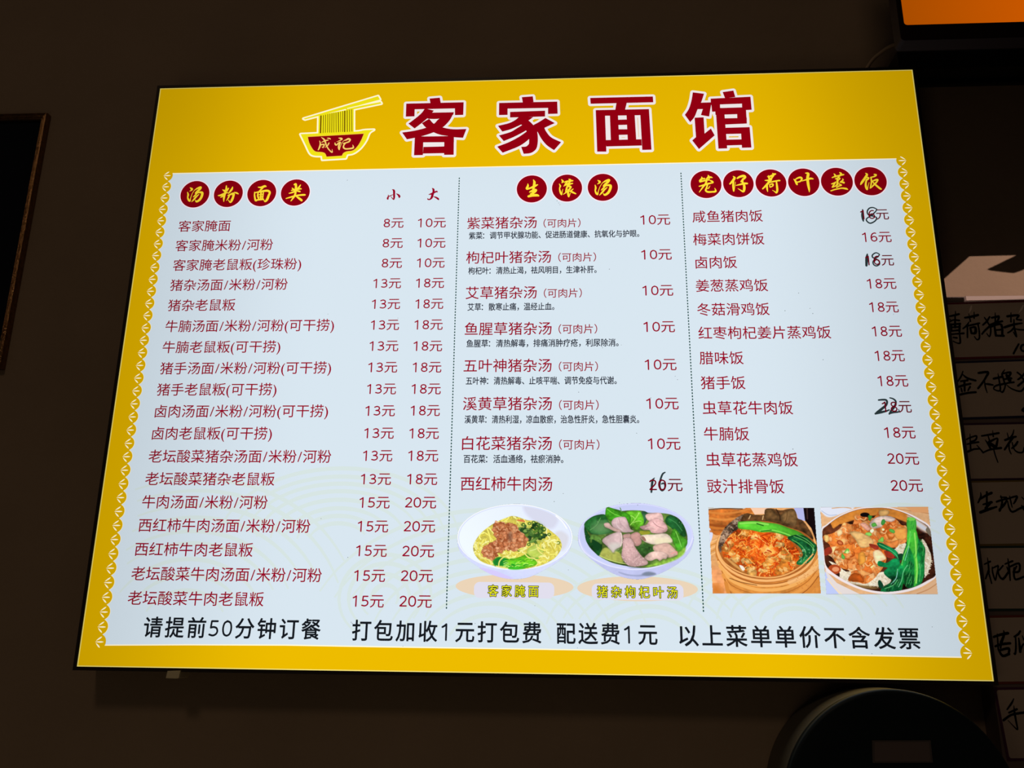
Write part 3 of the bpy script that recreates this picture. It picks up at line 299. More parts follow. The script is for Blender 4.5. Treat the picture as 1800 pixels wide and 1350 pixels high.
MENU = empty('menu_lightbox', (0, -FACE_D / 1000, BASE_Z), 'large glowing yellow and white restaurant menu lightbox mounted on the dark wall', 'menu board')

def backlight_group():
    """Emission strength of the print: full in the middle, dimming to the edges painted in."""
    g = bpy.data.node_groups.new('painted_backlight', 'ShaderNodeTree')
    g.interface.new_socket('Strength', in_out='OUTPUT', socket_type='NodeSocketFloat')
    out = g.nodes.new('NodeGroupOutput')
    tc = g.nodes.new('ShaderNodeTexCoord')
    tc.object = MENU
    sx = g.nodes.new('ShaderNodeSeparateXYZ')
    g.links.new(tc.outputs['Object'], sx.inputs[0])
    def m(op, a, b=None):
        n = g.nodes.new('ShaderNodeMath'); n.operation = op
        for i, q in enumerate((a, b)):
            if q is None: continue
            if isinstance(q, (int, float)): n.inputs[i].default_value = q
            else: g.links.new(q, n.inputs[i])
        return n.outputs[0]
    def fall(c, size, reach, lo):
        d = m('MINIMUM', c, m('SUBTRACT', size, c))
        mr = g.nodes.new('ShaderNodeMapRange'); mr.interpolation_type = 'SMOOTHSTEP'
        g.links.new(d, mr.inputs[0])
        mr.inputs[1].default_value = -0.03; mr.inputs[2].default_value = reach
        mr.inputs[3].default_value = lo; mr.inputs[4].default_value = 1.0
        return mr.outputs[0]
    fx = fall(sx.outputs[0], 1.2, 0.30, 0.66)
    fz = fall(m('ADD', sx.outputs[2], 0.22), 1.12, 0.26, 0.87)
    g.links.new(m('MULTIPLY', fx, fz), out.inputs[0])
    return g
PAINTED_FALLOFF = backlight_group()  # glow falloff painted into the emission of all the menu print

def backlit(name, srgb=None, attr=None, gain=1.0, sample=False, even=1.0):
    """Emissive print in its ink colour, with the painted backlight falloff in its strength."""
    m = bpy.data.materials.new(name)
    m.use_nodes = True
    nt = m.node_tree
    nt.nodes.remove(nt.nodes['Principled BSDF'])
    em = nt.nodes.new('ShaderNodeEmission')
    gr = nt.nodes.new('ShaderNodeGroup'); gr.node_tree = PAINTED_FALLOFF
    st = gr.outputs[0]
    if even != 1.0:        # flattens the painted falloff on pale and photo print
        pw = nt.nodes.new('ShaderNodeMath'); pw.operation = 'POWER'; pw.inputs[1].default_value = even
        nt.links.new(st, pw.inputs[0]); st = pw.outputs[0]
    if gain != 1.0:
        mm = nt.nodes.new('ShaderNodeMath'); mm.operation = 'MULTIPLY'; mm.inputs[1].default_value = gain
        nt.links.new(st, mm.inputs[0]); st = mm.outputs[0]
    nt.links.new(st, em.inputs['Strength'])
    if attr:
        a = nt.nodes.new('ShaderNodeAttribute'); a.attribute_name = attr
        nt.links.new(a.outputs['Color'], em.inputs['Color'])
    else:
        em.inputs['Color'].default_value = lin(srgb) + (1,)
    nt.links.new(em.outputs[0], nt.nodes['Material Output'].inputs['Surface'])
    m.cycles.emission_sampling = 'FRONT_BACK' if sample else 'NONE'
    return m

PR_YELLOW = backlit('print_yellow', (238, 188, 0), sample=True)
PR_WHITE = backlit('print_white', (217, 231, 241), sample=True, even=0.6)
PR_WAVE = backlit('print_pale_wave', (216, 230, 228), even=0.6)
PR_CREAM = backlit('print_cream', (255, 244, 208), gain=1.1, even=0.6)
PR_RED = backlit('print_title_red', (152, 0, 18))
PR_DISC = backlit('print_disc_red', (143, 0, 17))
PR_ITEM = backlit('print_item_red', (154, 2, 35))
PR_BLACK = backlit('print_black', (22, 26, 32))
PR_NOTE = backlit('print_note_black', (30, 34, 50))
PR_OUT = backlit('print_outline_white', (250, 240, 240))
PR_PINK = backlit('print_disc_rim', (255, 232, 240), gain=1.05, even=0.6)
PR_GOLD = backlit('print_gold_character', (255, 222, 52), gain=1.08)
PR_LEMON = backlit('print_lemon', (243, 230, 22), gain=1.06)
PR_LEMON2 = backlit('print_rim_gold', (255, 216, 55))
PR_PALEGOLD = backlit('print_pale_gold', (255, 214, 110))
PR_BROWN = backlit('print_noodle_line', (96, 52, 6))
PR_GREEN = backlit('print_dot_green', (38, 78, 72))
PR_TAN = backlit('print_tan', (236, 213, 184), even=0.6)
PR_LAV = backlit('print_lavender', (226, 223, 238), even=0.6)
PR_CAPY = backlit('print_caption_yellow', (240, 240, 40))
PR_CAPK = backlit('print_caption_outline', (38, 38, 22))
PR_FOOD = backlit('print_food_photo', attr='print_colour', even=0.6)
PR_MARK = backlit('marker_ink', (44, 58, 61))
PR_DIRT = backlit('dirt', (90, 92, 90))
PR_EDGE = backlit('acrylic_edge', (255, 232, 120))

M_WALL = solid('wall_plaster', (0.36, 0.27, 0.19), 0.85, noise=0.06, scale=6, bump=0.25, bscale=60, spec=0.2)
M_TRIM = solid('black_aluminium', (0.035, 0.026, 0.02), 0.45, 0.3)
M_DARK = solid('dark_metal', (0.02, 0.017, 0.016), 0.4)

# ---------------------------------------------------------------- structure: the wall
box('wall_back', -2200, -1620, -120, 3600, 2000, 0, M_WALL, kind='structure')

box('floor', -2200, -1720, 0, 3600, -1620, 6500, solid('floor_tile', (0.34, 0.28, 0.23), 0.4, noise=0.08, scale=3), kind='structure')

# ---------------------------------------------------------------- menu box: housing, trim, face
HS = box('housing', 0, 0, 1, 1200, 900, 57.5, M_TRIM, MENU)
def ring(name, u0, v0, u1, v1, w, d0, d1, mat, parent):
    """Rectangular frame of four mitred bars of width w around the opening."""
    bm = bmesh.new()
    o = [(u0 - w, v0 - w), (u1 + w, v0 - w), (u1 + w, v1 + w), (u0 - w, v1 + w)]
    i = [(u0, v0), (u1, v0), (u1, v1), (u0, v1)]
    q = [[bm.verts.new(wp(p[0], p[1], d)) for p in s] for d in (d0, d1) for s in (o, i)]
    for k in range(4):
        n = (k + 1) % 4
        for a, b in ((2, 3), (3, 1), (1, 0), (0, 2)):
            bm.faces.new([q[a][k], q[a][n], q[b][n], q[b][k]])
    return adopt(link(name, bm_mesh(name, bm), mat), parent)
ring('frame_trim', -0.4, -0.4, 1200.4, 900.4, 4.8, 1, 61.5, M_TRIM, MENU)
ff = Flat(); ff.poly([(1, 1), (1199, 1), (1199, 899), (1, 899)])
link('printed_face', ff.mesh('printed_face', 0), PR_YELLOW, MENU)
ed = Flat()
for a, b, c, d in ((-0.4, -0.4, 1200.4, 0.9), (-0.4, 899.1, 1200.4, 900.4), (-0.4, 0.9, 1.0, 899.1), (1199.0, 0.9, 1200.4, 899.1)):
    ed.poly([(a, b), (c, b), (c, d), (a, d)])
link('acrylic_edge', ed.mesh('acrylic_edge', 0.1), PR_EDGE, MENU)

# white panel with its scalloped sides
pan = Flat()
pan.poly([tuple(p) for p in PANEL_BOT] + [tuple(SCAL_R[-1]), tuple(SCAL_R[0])] + [tuple(p) for p in reversed(PANEL_TOP)] + [tuple(SCAL_L[0]), tuple(SCAL_L[-1])])
link('white_panel', pan.mesh('white_panel', 0.2), PR_WHITE, MENU)
for ln in (PANEL_TOP, PANEL_BOT):
    bl = Flat()
    bl.ribbon([tuple(p) for p in ln], 1.5)
    link('panel_border', bl.mesh('panel_border', 0.3), PR_CREAM, MENU)

PITCH = math.hypot(SCAL_L[1][0] - SCAL_L[0][0], SCAL_L[1][1] - SCAL_L[0][1])
RS = PITCH * 0.54
def scallop_mesh(sgn):
    f = Flat(); f.disc((0, 0), RS, k=28)
    r = Flat()
    k = 20
    pts = [((RS + 0.1) * math.cos(a) * sgn, (RS + 0.1) * math.sin(a)) for a in [math.radians(-62 + 124 * i / k) for i in range(k + 1)]]
    r.ribbon(pts, 0.6)
    s = Flat()
    for x0, y0, x1, y1 in ((-0.27, 0.17, 0.36, 0.62), (-0.36, 0.0, 0.64, 0.0), (-0.27, -0.17, 0.26, -0.68)):
        s.stroke([(RS * sgn * (x0 + (x1 - x0) * t), RS * (y0 + (y1 - y0) * t), w * RS) for t, w in ((0, 0.05), (0.35, 0.14), (0.7, 0.18), (1.0, 0.08))], k=8, sub=3)
    return f.mesh('scallop', 0.4), r.mesh('scallop_rim', 0.45), s.mesh('sprig', 0.5)
for sgn, chain in ((1, SCAL_L), (-1, SCAL_R)):
    ms, mr, mg = scallop_mesh(sgn)
    for pi, p in enumerate(chain):
        o = link('scallop', ms, PR_YELLOW, MENU)
        o.location = (p[0] / 1000, 0, p[1] / 1000)
        if 0 < pi < len(chain) - 1: link('scallop_rim', mr, PR_CREAM, o)
        link('sprig', mg, PR_CREAM, o)

# pale auspicious-cloud waves printed on the lower half of the panel
rng = random.Random(5)
wv = Flat()
def arc(c, rx, ry, a0, a1, w, wob=0.0):
    n = 26
    pts = []
    for i in range(n + 1):
        a = math.radians(a0 + (a1 - a0) * i / n)
        p = (c[0] + rx * math.cos(a), c[1] + ry * math.sin(a))
        if p[1] < 34 or p[1] > 330 or p[0] < 42 or p[0] > 1158: 
            if len(pts) > 2: wv.ribbon(pts, [w * (0.35 + 0.65 * math.sin(math.pi * (j + 0.5) / len(pts))) for j in range(len(pts))])
            pts = []
            continue
        pts.append(p)
    if len(pts) > 2:
        wv.ribbon(pts, [w * (0.35 + 0.65 * math.sin(math.pi * (j + 0.5) / len(pts))) for j in range(len(pts))])
for c, r0, r1, st, k, a0, a1 in [((140, 50), 60, 260, 26, 0.85, 25, 150), ((345, 170), 40, 170, 22, 0.6, 15, 170), ((415, 95), 18, 70, 18, 0.9, -30, 230), ((560, 30), 60, 260, 24, 0.72, 20, 160), ((770, 40), 50, 150, 22, 0.7, 25, 160), ((960, 70), 30, 150, 22, 0.55, 10, 170), ((1110, 150), 30, 120, 22, 0.7, 10, 175)]:
    r = r0
    while r < r1:
        arc(c, r, r * k, a0 + rng.uniform(-8, 8), a1 + rng.uniform(-8, 8), 6.0)
        r += st * rng.uniform(0.72, 1.0)
link('wave_pattern', wv.mesh('wave_pattern', 0.3), PR_WAVE, MENU, kind='stuff')

# ---------------------------------------------------------------- lettering
_fc = bpy.data.curves.new('glyph_source', 'FONT')
_fc.resolution_u = 3
_fo = bpy.data.objects.new('glyph_source', _fc)
COL.objects.link(_fo)
_gl = {}
DIG = {
 '0': (0.56, [[(0.28, 0.685), (0.13, 0.60), (0.075, 0.36), (0.13, 0.12), (0.28, 0.035), (0.43, 0.12), (0.485, 0.36), (0.43, 0.60), (0.28, 0.685), (0.24, 0.68)]]),
 '1': (0.64, [[(0.12, 0.575), (0.22, 0.625), (0.315, 0.70)], [(0.315, 0.70), (0.315, 0.0)]]),
 '2': (0.56, [[(0.09, 0.58), (0.16, 0.655), (0.27, 0.685), (0.39, 0.64), (0.44, 0.53), (0.40, 0.40), (0.27, 0.24), (0.085, 0.045)], [(0.085, 0.038), (0.47, 0.038)]]),
 '3': (0.56, [[(0.09, 0.63), (0.24, 0.685), (0.38, 0.64), (0.42, 0.53), (0.36, 0.42), (0.18, 0.375)], [(0.18, 0.375), (0.38, 0.34), (0.46, 0.21), (0.40, 0.09), (0.25, 0.035), (0.07, 0.075)]]),
 '5': (0.56, [[(0.44, 0.68), (0.14, 0.68)], [(0.14, 0.68), (0.115, 0.385)], [(0.115, 0.385), (0.25, 0.415), (0.40, 0.37), (0.46, 0.23), (0.40, 0.10), (0.25, 0.035), (0.07, 0.075)]]),
 '6': (0.56, [[(0.43, 0.665), (0.32, 0.685), (0.18, 0.61), (0.095, 0.44), (0.08, 0.24), (0.14, 0.09), (0.28, 0.035), (0.42, 0.10), (0.47, 0.22), (0.42, 0.35), (0.29, 0.41), (0.15, 0.35), (0.085, 0.24)]]),
 '8': (0.56, [[(0.28, 0.685), (0.15, 0.64), (0.11, 0.53), (0.16, 0.43), (0.28, 0.37), (0.42, 0.30), (0.475, 0.19), (0.41, 0.07), (0.28, 0.035), (0.15, 0.07), (0.085, 0.19), (0.14, 0.30), (0.28, 0.37), (0.40, 0.43), (0.45, 0.53), (0.41, 0.64), (0.28, 0.685)]]),
}
ADV = {'/': 0.40, '(': 0.34, ')': 0.34, ' ': 0.3}
def glyph(ch, weight=0.092):
    key = (ch, weight)
    if key in _gl:
        return _gl[key]
    if ch in DIG:
        f = Flat()
        for st in DIG[ch][1]:
            f.stroke([(x, y, weight) for x, y in st], k=8, sub=5)
        g = (f.v, f.f, DIG[ch][0], None)
    else:
        _fc.body = ch
        dg = bpy.context.evaluated_depsgraph_get()
        me = bpy.data.meshes.new_from_object(_fo.evaluated_get(dg))
        vs = [(v.co.x, v.co.y) for v in me.vertices]
        fs = [tuple(p.vertices) for p in me.polygons]
        cnt = {}
        for f in fs:
            for a, b in zip(f, f[1:] + f[:1]):
                cnt[(min(a, b), max(a, b))] = cnt.get((min(a, b), max(a, b)), 0) + 1
        edge = [e for e, c in cnt.items() if c == 1]
        adv = ADV.get(ch, 1.0)
        if ch in ADV and vs:
            x0 = min(v[0] for v in vs); x1 = max(v[0] for v in vs)
            vs = [(v[0] - (x0 + x1) / 2 + adv / 2, v[1]) for v in vs]
        if ch == '：':
            vs = [(v[0] - 0.10, v[1]) for v in vs]
        g = (vs, fs, adv, edge)
        bpy.data.meshes.remove(me)
    _gl[key] = g
    return g

def lay(text, weight=0.092, track=0.0):
    x = 0.0
    out = []
    for ch in text:
        g = glyph(ch, weight)
        out.append((x, g))
        x += g[2] + track
    return out

def text_flat(text, ul, ur, vc, em, weight=0.092, fat=0.0, track=0.0):
    """Sets text so that its ink runs from ul to ur with the middle of its em box at vc."""
    L = lay(text, weight, track)
    xs = [x + v[0] for x, g in L for v in g[0]]
    x0, x1 = min(xs), max(xs)
    k = (ur - ul) / (x1 - x0)
    f = Flat()
    for x, g in L:
        f.raw([(ul + (x + v[0] - x0) * k, vc + (v[1] - 0.37) * em) for v in g[0]], g[1])
        if fat and g[3] is not None:
            for a, b in g[3]:
                pa, pb = g[0][a], g[0][b]
                f.capsule((ul + (x + pa[0] - x0) * k, vc + (pa[1] - 0.37) * em), (ul + (x + pb[0] - x0) * k, vc + (pb[1] - 0.37) * em), fat * em, k=6)
    return f

def text_part(name, spec, em, mat, off=0.7, parent=None, **kw):
    f = text_flat(*spec, em, **kw)
    return link(name, f.mesh(name, off), mat, parent or MENU)

for s in NAMES_NOODLES: text_part('dish_name', s, EM['names_noodles'], PR_ITEM, fat=0.005)
for s in NAMES_SOUP: text_part('dish_name', s, EM['names_soup'], PR_ITEM, fat=0.005)
for s in NAMES_RICE: text_part('dish_name', s, EM['names_rice'], PR_ITEM, fat=0.005)
for s in OPTIONS: text_part('dish_option', s, EM['options'], PR_ITEM, fat=0.005)
for s in NOTES: text_part('dish_note', s, EM['notes'], PR_NOTE, fat=0.014)
MARKED = {p[1] for p in (PRICES2[7], PRICES3[0], PRICES3[2], PRICES3[8])}
PR_INKED = backlit('print_red_under_marker', (112, 0, 22))
for s in PRICES: text_part('price', s, EM['prices'], PR_ITEM, fat=0.005)
for s in PRICES2: text_part('price', s, EM['prices2'], PR_INKED if s[1] in MARKED else PR_ITEM, fat=0.005)
for s in PRICES3: text_part('price', s, EM['prices3'], PR_INKED if s[1] in MARKED else PR_ITEM, fat=0.005)
for s in NOTICES: text_part('notice', s, EM['notices'], PR_BLACK, fat=0.015, track=0.10)

# dish captions under the two bowls: tan ellipse, pale plate, outlined yellow characters
for s, pl in zip(CAPTIONS, PLATES):
    f = Flat(); f.disc(pl[0], pl[1], pl[2], k=64)
    el = link('caption_ellipse', f.mesh('caption_ellipse', 0.4), PR_TAN, MENU)
    (x0, y0), (x1, y1) = pl[3], pl[4]
    r = (y1 - y0) * 0.36
    f = Flat()
    pts = []
    for cx, cy, a0 in ((x1 - r, y1 - r, 0), (x0 + r, y1 - r, 90), (x0 + r, y0 + r, 180), (x1 - r, y0 + r, 270)):
        pts += [(cx + r * math.cos(math.radians(a0 + 15 * i)), cy + r * math.sin(math.radians(a0 + 15 * i))) for i in range(7)]
    f.poly(pts)
    link('caption_plate', f.mesh('caption_plate', 0.5), PR_LAV, el)
    link('caption_outline', text_flat(*s, EM['captions'] * 0.94, fat=0.05, track=0.25).mesh('caption_outline', 0.7), PR_CAPK, el)
    link('caption_text', text_flat(*s, EM['captions'] * 0.94, fat=0.0, track=0.25).mesh('caption_text', 0.8), PR_CAPY, el)

TITLE = [[curvy(p) for p in ch] for ch in TITLE]
LOGO_YELLOW, LOGO_RIM, LOGO_RED = [[curvy(p) for p in q] for q in (LOGO_YELLOW, LOGO_RIM, LOGO_RED)]
# restaurant name: red characters with a white outline
for ch in TITLE:
    f = Flat()
    for p in ch: f.poly([tuple(q) for q in p])
    t = link('title_character', f.mesh('title_character', 0.9), PR_RED, MENU)
    f = Flat()
    for p in ch:
        f.poly([tuple(q) for q in p])
        for a, b in zip(p, p[1:] + p[:1]):
            f.capsule(a, b, TITLE_R, k=20)
    link('title_outline', f.mesh('title_outline', 0.5), PR_OUT, t)

# noodle bowl emblem
f = Flat()
for p in LOGO_YELLOW:
    f.poly([tuple(q) for q in p])
    for a, b in zip(p, p[1:] + p[:1]): f.capsule(a, b, LOGO_R, k=14)
emb = link('bowl_emblem', f.mesh('bowl_emblem', 0.4), PR_CREAM, MENU)
f = Flat()
for p in LOGO_YELLOW: f.poly([tuple(q) for q in p])
link('bowl_and_chopsticks', f.mesh('bowl_and_chopsticks', 0.5), PR_LEMON, emb)
f = Flat(); f.poly([tuple(q) for q in LOGO_GAP[0]])
link('chopstick_gap', f.mesh('chopstick_gap', 0.6), PR_CREAM, emb)
f = Flat(); f.poly([tuple(q) for q in LOGO_RIM[0]])
link('bowl_rim', f.mesh('bowl_rim', 0.6), PR_LEMON2, emb)
f = Flat(); f.poly([tuple(q) for q in LOGO_RED[0]])
link('bowl_side', f.mesh('bowl_side', 0.7), PR_DISC, emb)
f = Flat()
for a, b, w in LOGO_NOODLES: f.ribbon([tuple(a), tuple(b)], 1.0 * w)
link('noodle_line', f.mesh('noodle_line', 0.7), PR_BROWN, emb, kind='stuff')
f = Flat()
for st in LOGO_TEXT: f.stroke([(p[0], p[1], p[2] * 1.15) for p in st])
link('emblem_character', f.mesh('emblem_character', 0.9), PR_PALEGOLD, emb)

# red heading discs with brushed yellow characters
for c, r, g in DISCS:
    f = Flat(); f.disc(c, r, k=56)
    d = link('heading_disc', f.mesh('heading_disc', 0.6), PR_DISC, MENU)
    f = Flat(); f.disc(c, r + 1.45, k=56)
    link('disc_rim', f.mesh('disc_rim', 0.5), PR_PINK, d)
    f = Flat()
    for st in g: f.stroke([(p[0], p[1], p[2] * 1.22) for p in st])
    link('heading_character', f.mesh('heading_character', 0.8), PR_GOLD, d)
for g in SIZES:
    f = Flat()
    for st in g: f.stroke(st)
    link('size_heading', f.mesh('size_heading', 0.7), PR_ITEM, MENU)

# dotted column dividers
for a, b in DIV:
    f = Flat(); n = 144
    for i in range(n):
        t = i / (n - 1)
        p = (a[0] + (b[0] - a[0]) * t, a[1] + (b[1] - a[1]) * t)
        f.capsule((p[0], p[1] - 0.6), (p[0], p[1] + 0.6), 0.9, k=6)
    link('dotted_divider', f.mesh('dotted_divider', 0.5), PR_GREEN, MENU, kind='stuff')

# prices corrected by hand with a marker, and specks of dirt
for g in MARKERS:
    f = Flat()
    for st in g: f.stroke(st)
    link('marker_correction', f.mesh('marker_correction', 0.62), PR_MARK, MENU)
f = Flat()
for p in SPECKS:
    f.disc(p, rng.uniform(0.35, 0.75), rng.uniform(0.3, 0.6), k=7)
link('dirt_speck', f.mesh('dirt_speck', 0.6), PR_DIRT, MENU, kind='stuff')
bpy.data.objects.remove(_fo)

# ---------------------------------------------------------------- printed food photographs (flat print, drawn as ink colours on a fine grid)
class Ink:
    def __init__(s, cw, ch, scale, seed):
        s.k = scale; s.w = int(cw * scale); s.h = int(ch * scale)
        s.img = np.zeros((s.h, s.w, 3)); s.a = np.zeros((s.h, s.w))
        s.r = np.random.RandomState(seed)
        n = np.zeros((s.h, s.w))
        for o, amp in ((6, 0.35), (14, 0.3), (30, 0.25), (70, 0.25)):
            g = s.r.rand(o + 2, o + 2)
            yy = np.linspace(0, o, s.h, endpoint=False); xx = np.linspace(0, o, s.w, endpoint=False)
            yi = yy.astype(int); xi = xx.astype(int)
            fy = (yy - yi)[:, None]; fx = (xx - xi)[None, :]
            n += amp * ((g[yi][:, xi] * (1 - fx) + g[yi][:, xi + 1] * fx) * (1 - fy) + (g[yi + 1][:, xi] * (1 - fx) + g[yi + 1][:, xi + 1] * fx) * fy)
        s.n = (n - n.mean()) / n.std()
    def _box(s, x0, y0, x1, y1):
        a = max(0, int(x0) - 2); b = max(0, int(y0) - 2); c = min(s.w, int(x1) + 3); d = min(s.h, int(y1) + 3)
        if a >= c or b >= d: return None
        Y, X = np.mgrid[b:d, a:c]
        return (slice(b, d), slice(a, c)), X + 0.5, Y + 0.5
    def put(s, sl, m, col, noise=0.0, inside=None, edge=0.0, ew=6.0, grad=None, XY=None, alpha=1.0, clip=None):
        m = np.clip(m, 0, 1) * alpha
        if clip is not None: m = m * clip[sl]
        c = np.ones(m.shape + (3,)) * np.array(col, float)
        f = np.ones(m.shape)
        if noise: f = f + noise * s.n[sl]
        if edge and inside is not None: f = f * (1 - edge * np.exp(-np.maximum(inside, 0) / (ew * s.k)))
        if grad is not None:
            X, Y = XY; cx, cy = X.mean(), Y.mean()
            f = f * (1 + grad[0] * (X - cx) / max(1, np.ptp(X)) + grad[1] * (Y - cy) / max(1, np.ptp(Y)))
        c = np.clip(c * f[..., None], 0, 255)
        s.img[sl] = s.img[sl] * (1 - m[..., None]) + c * m[..., None]
        s.a[sl] = np.maximum(s.a[sl], m)
    def sd(s, P, X, Y):
        ins = np.zeros(X.shape, bool); d2 = np.full(X.shape, 1e9)
        for (x0, y0), (x1, y1) in zip(P, np.roll(P, -1, 0)):
            c = ((y0 > Y) != (y1 > Y))
            if y1 != y0: ins ^= c & (X < (x1 - x0) * (Y - y0) / (y1 - y0) + x0)
            dx, dy = x1 - x0, y1 - y0; L = dx * dx + dy * dy + 1e-9
            t = np.clip(((X - x0) * dx + (Y - y0) * dy) / L, 0, 1)
            d2 = np.minimum(d2, (X - x0 - t * dx) ** 2 + (Y - y0 - t * dy) ** 2)
        d = np.sqrt(d2)
        return np.where(ins, d, -d)
    def poly(s, pts, col, sm=True, soft=1.0, **kw):
        if isinstance(pts, str): pts = [tuple(map(float, q.split(','))) for q in pts.split()]
        P = np.array(pts, float) * s.k
        if sm:
            q = np.vstack([P[-1:], P, P[:2]]); o = []
            for i in range(1, len(q) - 2):
                for t in (0, .25, .5, .75):
                    o.append(0.5 * (2 * q[i] + (q[i + 1] - q[i - 1]) * t + (2 * q[i - 1] - 5 * q[i] + 4 * q[i + 1] - q[i + 2]) * t * t + (3 * q[i] - q[i - 1] - 3 * q[i + 1] + q[i + 2]) * t ** 3))
            P = np.array(o)
        b = s._box(P[:, 0].min(), P[:, 1].min(), P[:, 0].max(), P[:, 1].max())
        if b is None: return
        sl, X, Y = b; d = s.sd(P, X, Y)
        s.put(sl, 0.5 + d / soft, col, inside=d, XY=(X, Y), **kw)
    def ell(s, cx, cy, rx, ry, col, rot=0.0, soft=1.0, **kw):
        n = 40; c, q = math.cos(rot), math.sin(rot)
        s.poly([(cx + rx * math.cos(t) * c - ry * math.sin(t) * q, cy + rx * math.cos(t) * q + ry * math.sin(t) * c) for t in np.linspace(0, 2 * math.pi, n, endpoint=False)], col, sm=False, soft=soft, **kw)
    def line(s, pts, w, col, hi=None, taper=False, **kw):
        if isinstance(pts, str): pts = [tuple(map(float, q.split(','))) for q in pts.split()]
        q = np.array([p[:2] for p in smooth([tuple(p) for p in pts], 4)]) * s.k; w = w * s.k
        b = s._box(q[:, 0].min() - w, q[:, 1].min() - w, q[:, 0].max() + w, q[:, 1].max() + w)
        if b is None: return
        sl, X, Y = b; e = np.full(X.shape, 1e9); n = len(q) - 1
        for i in range(n):
            (x0, y0), (x1, y1) = q[i], q[i + 1]; dx, dy = x1 - x0, y1 - y0
            t = np.clip(((X - x0) * dx + (Y - y0) * dy) / (dx * dx + dy * dy + 1e-9), 0, 1)
            ww = w / 2 * (math.sin(math.pi * (i + .5) / n) ** .5 if taper else 1)
            e = np.minimum(e, np.hypot(X - x0 - t * dx, Y - y0 - t * dy) - ww)
        s.put(sl, 0.5 - e, col, inside=-e, XY=(X, Y), **kw)
        if hi is not None: s.put(sl, 0.3 - (e + w * 0.32), hi, XY=(X, Y), alpha=0.8, **kw)
    def blob(s, x, y, r, col, asp=1.0, rot=None, jag=0.3, **kw):
        n = 9; a0 = s.r.rand() * 6.28 if rot is None else rot
        P = []
        for i in range(n):
            t = 2 * math.pi * i / n; rr = r * (1 + jag * (s.r.rand() - 0.5) * 2)
            px, py = rr * asp * math.cos(t), rr * math.sin(t)
            P.append((x + px * math.cos(a0) - py * math.sin(a0), y + px * math.sin(a0) + py * math.cos(a0)))
        s.poly(P, col, **kw)
    def inside(s, pts):
        if isinstance(pts, str): pts = [tuple(map(float, q.split(','))) for q in pts.split()]
        Y, X = np.mgrid[0:s.h, 0:s.w]
        return np.clip(0.5 + s.sd(np.array(smooth_closed(pts)) * s.k, X + .5, Y + .5), 0, 1)
    def pick(s, mask, n):
        ys, xs = np.nonzero(mask > 0.6); i = s.r.randint(0, len(xs), n)
        return [((xs[j] + .5) / s.k, (ys[j] + .5) / s.k) for j in i]
    def col(s, cols, j=10):
        return np.array(cols[s.r.randint(len(cols))], float) + s.r.randn() * j

def smooth_closed(P):
    P = np.array(P, float); q = np.vstack([P[-1:], P, P[:2]]); o = []
    for i in range(1, len(q) - 2):
        for t in (0, .33, .66):
            o.append(tuple(0.5 * (2 * q[i] + (q[i + 1] - q[i - 1]) * t + (2 * q[i - 1] - 5 * q[i] + 4 * q[i + 1] - q[i + 2]) * t * t + (3 * q[i] - q[i - 1] - 3 * q[i + 1] + q[i + 2]) * t ** 3)))
    return o

def ellipse_pts(cx, cy, rx, ry, n=28):
    return [(cx + rx * math.cos(t), cy + ry * math.sin(t)) for t in np.linspace(0, 2 * math.pi, n, endpoint=False)]

def print_photo(name, ink, quad, label):
    """Turns the inked picture into a flat grid of coloured print on the menu face."""
    h, w = ink.h, ink.w
    q = np.array(quad, float)
    A_ = []
    for (x, y), (u, v) in zip([(0, 0), (w, 0), (w, h), (0, h)], q):
        A_ += [[x, y, 1, 0, 0, 0, -u * x, -u * y, -u], [0, 0, 0, x, y, 1, -v * x, -v * y, -v]]
    Hh = np.linalg.svd(np.array(A_))[2][-1].reshape(3, 3)
    yy, xx = np.mgrid[0:h, 0:w]
    p = np.stack([xx.ravel() + .5, yy.ravel() + .5, np.ones(h * w)])
    m = Hh @ p; u = m[0] / m[2]; v = m[1] / m[2]
    keep = ink.a > 0.35
    idx = -np.ones((h, w), int)
    face = keep[:-1, :-1] & keep[1:, :-1] & keep[:-1, 1:] & keep[1:, 1:]
    used = np.zeros((h, w), bool)
    for dy in (0, 1):
        for dx in (0, 1): used[dy:h - 1 + dy, dx:w - 1 + dx] |= face
    idx[used] = np.arange(used.sum())
    fy, fx = np.nonzero(face)
    quads = np.stack([idx[fy, fx], idx[fy + 1, fx], idx[fy + 1, fx + 1], idx[fy, fx + 1]], 1)
    me = bpy.data.meshes.new(name)
    nv, nf = int(used.sum()), len(quads)
    me.vertices.add(nv); me.loops.add(nf * 4); me.polygons.add(nf)
    co = np.stack([u, np.full(h * w, -500.0 / 1000), v], 1)[used.ravel()] / 1000
    me.vertices.foreach_set('co', co.astype(np.float32).ravel())
    me.loops.foreach_set('vertex_index', quads.astype(np.int32).ravel())
    me.polygons.foreach_set('loop_start', np.arange(0, nf * 4, 4, dtype=np.int32))
    me.update(calc_edges=True)
    c = np.clip(ink.img[used] * 1.05 / 255, 0, 1)
    c = np.where(c <= 0.04045, c / 12.92, ((c + 0.055) / 1.055) ** 2.4)
    at = me.color_attributes.new('print_colour', 'FLOAT_COLOR', 'POINT')
    at.data.foreach_set('color', np.concatenate([c, np.ones((nv, 1))], 1).astype(np.float32).ravel())
    link(name, me, PR_FOOD, MENU, label=label)

KS = 0.235
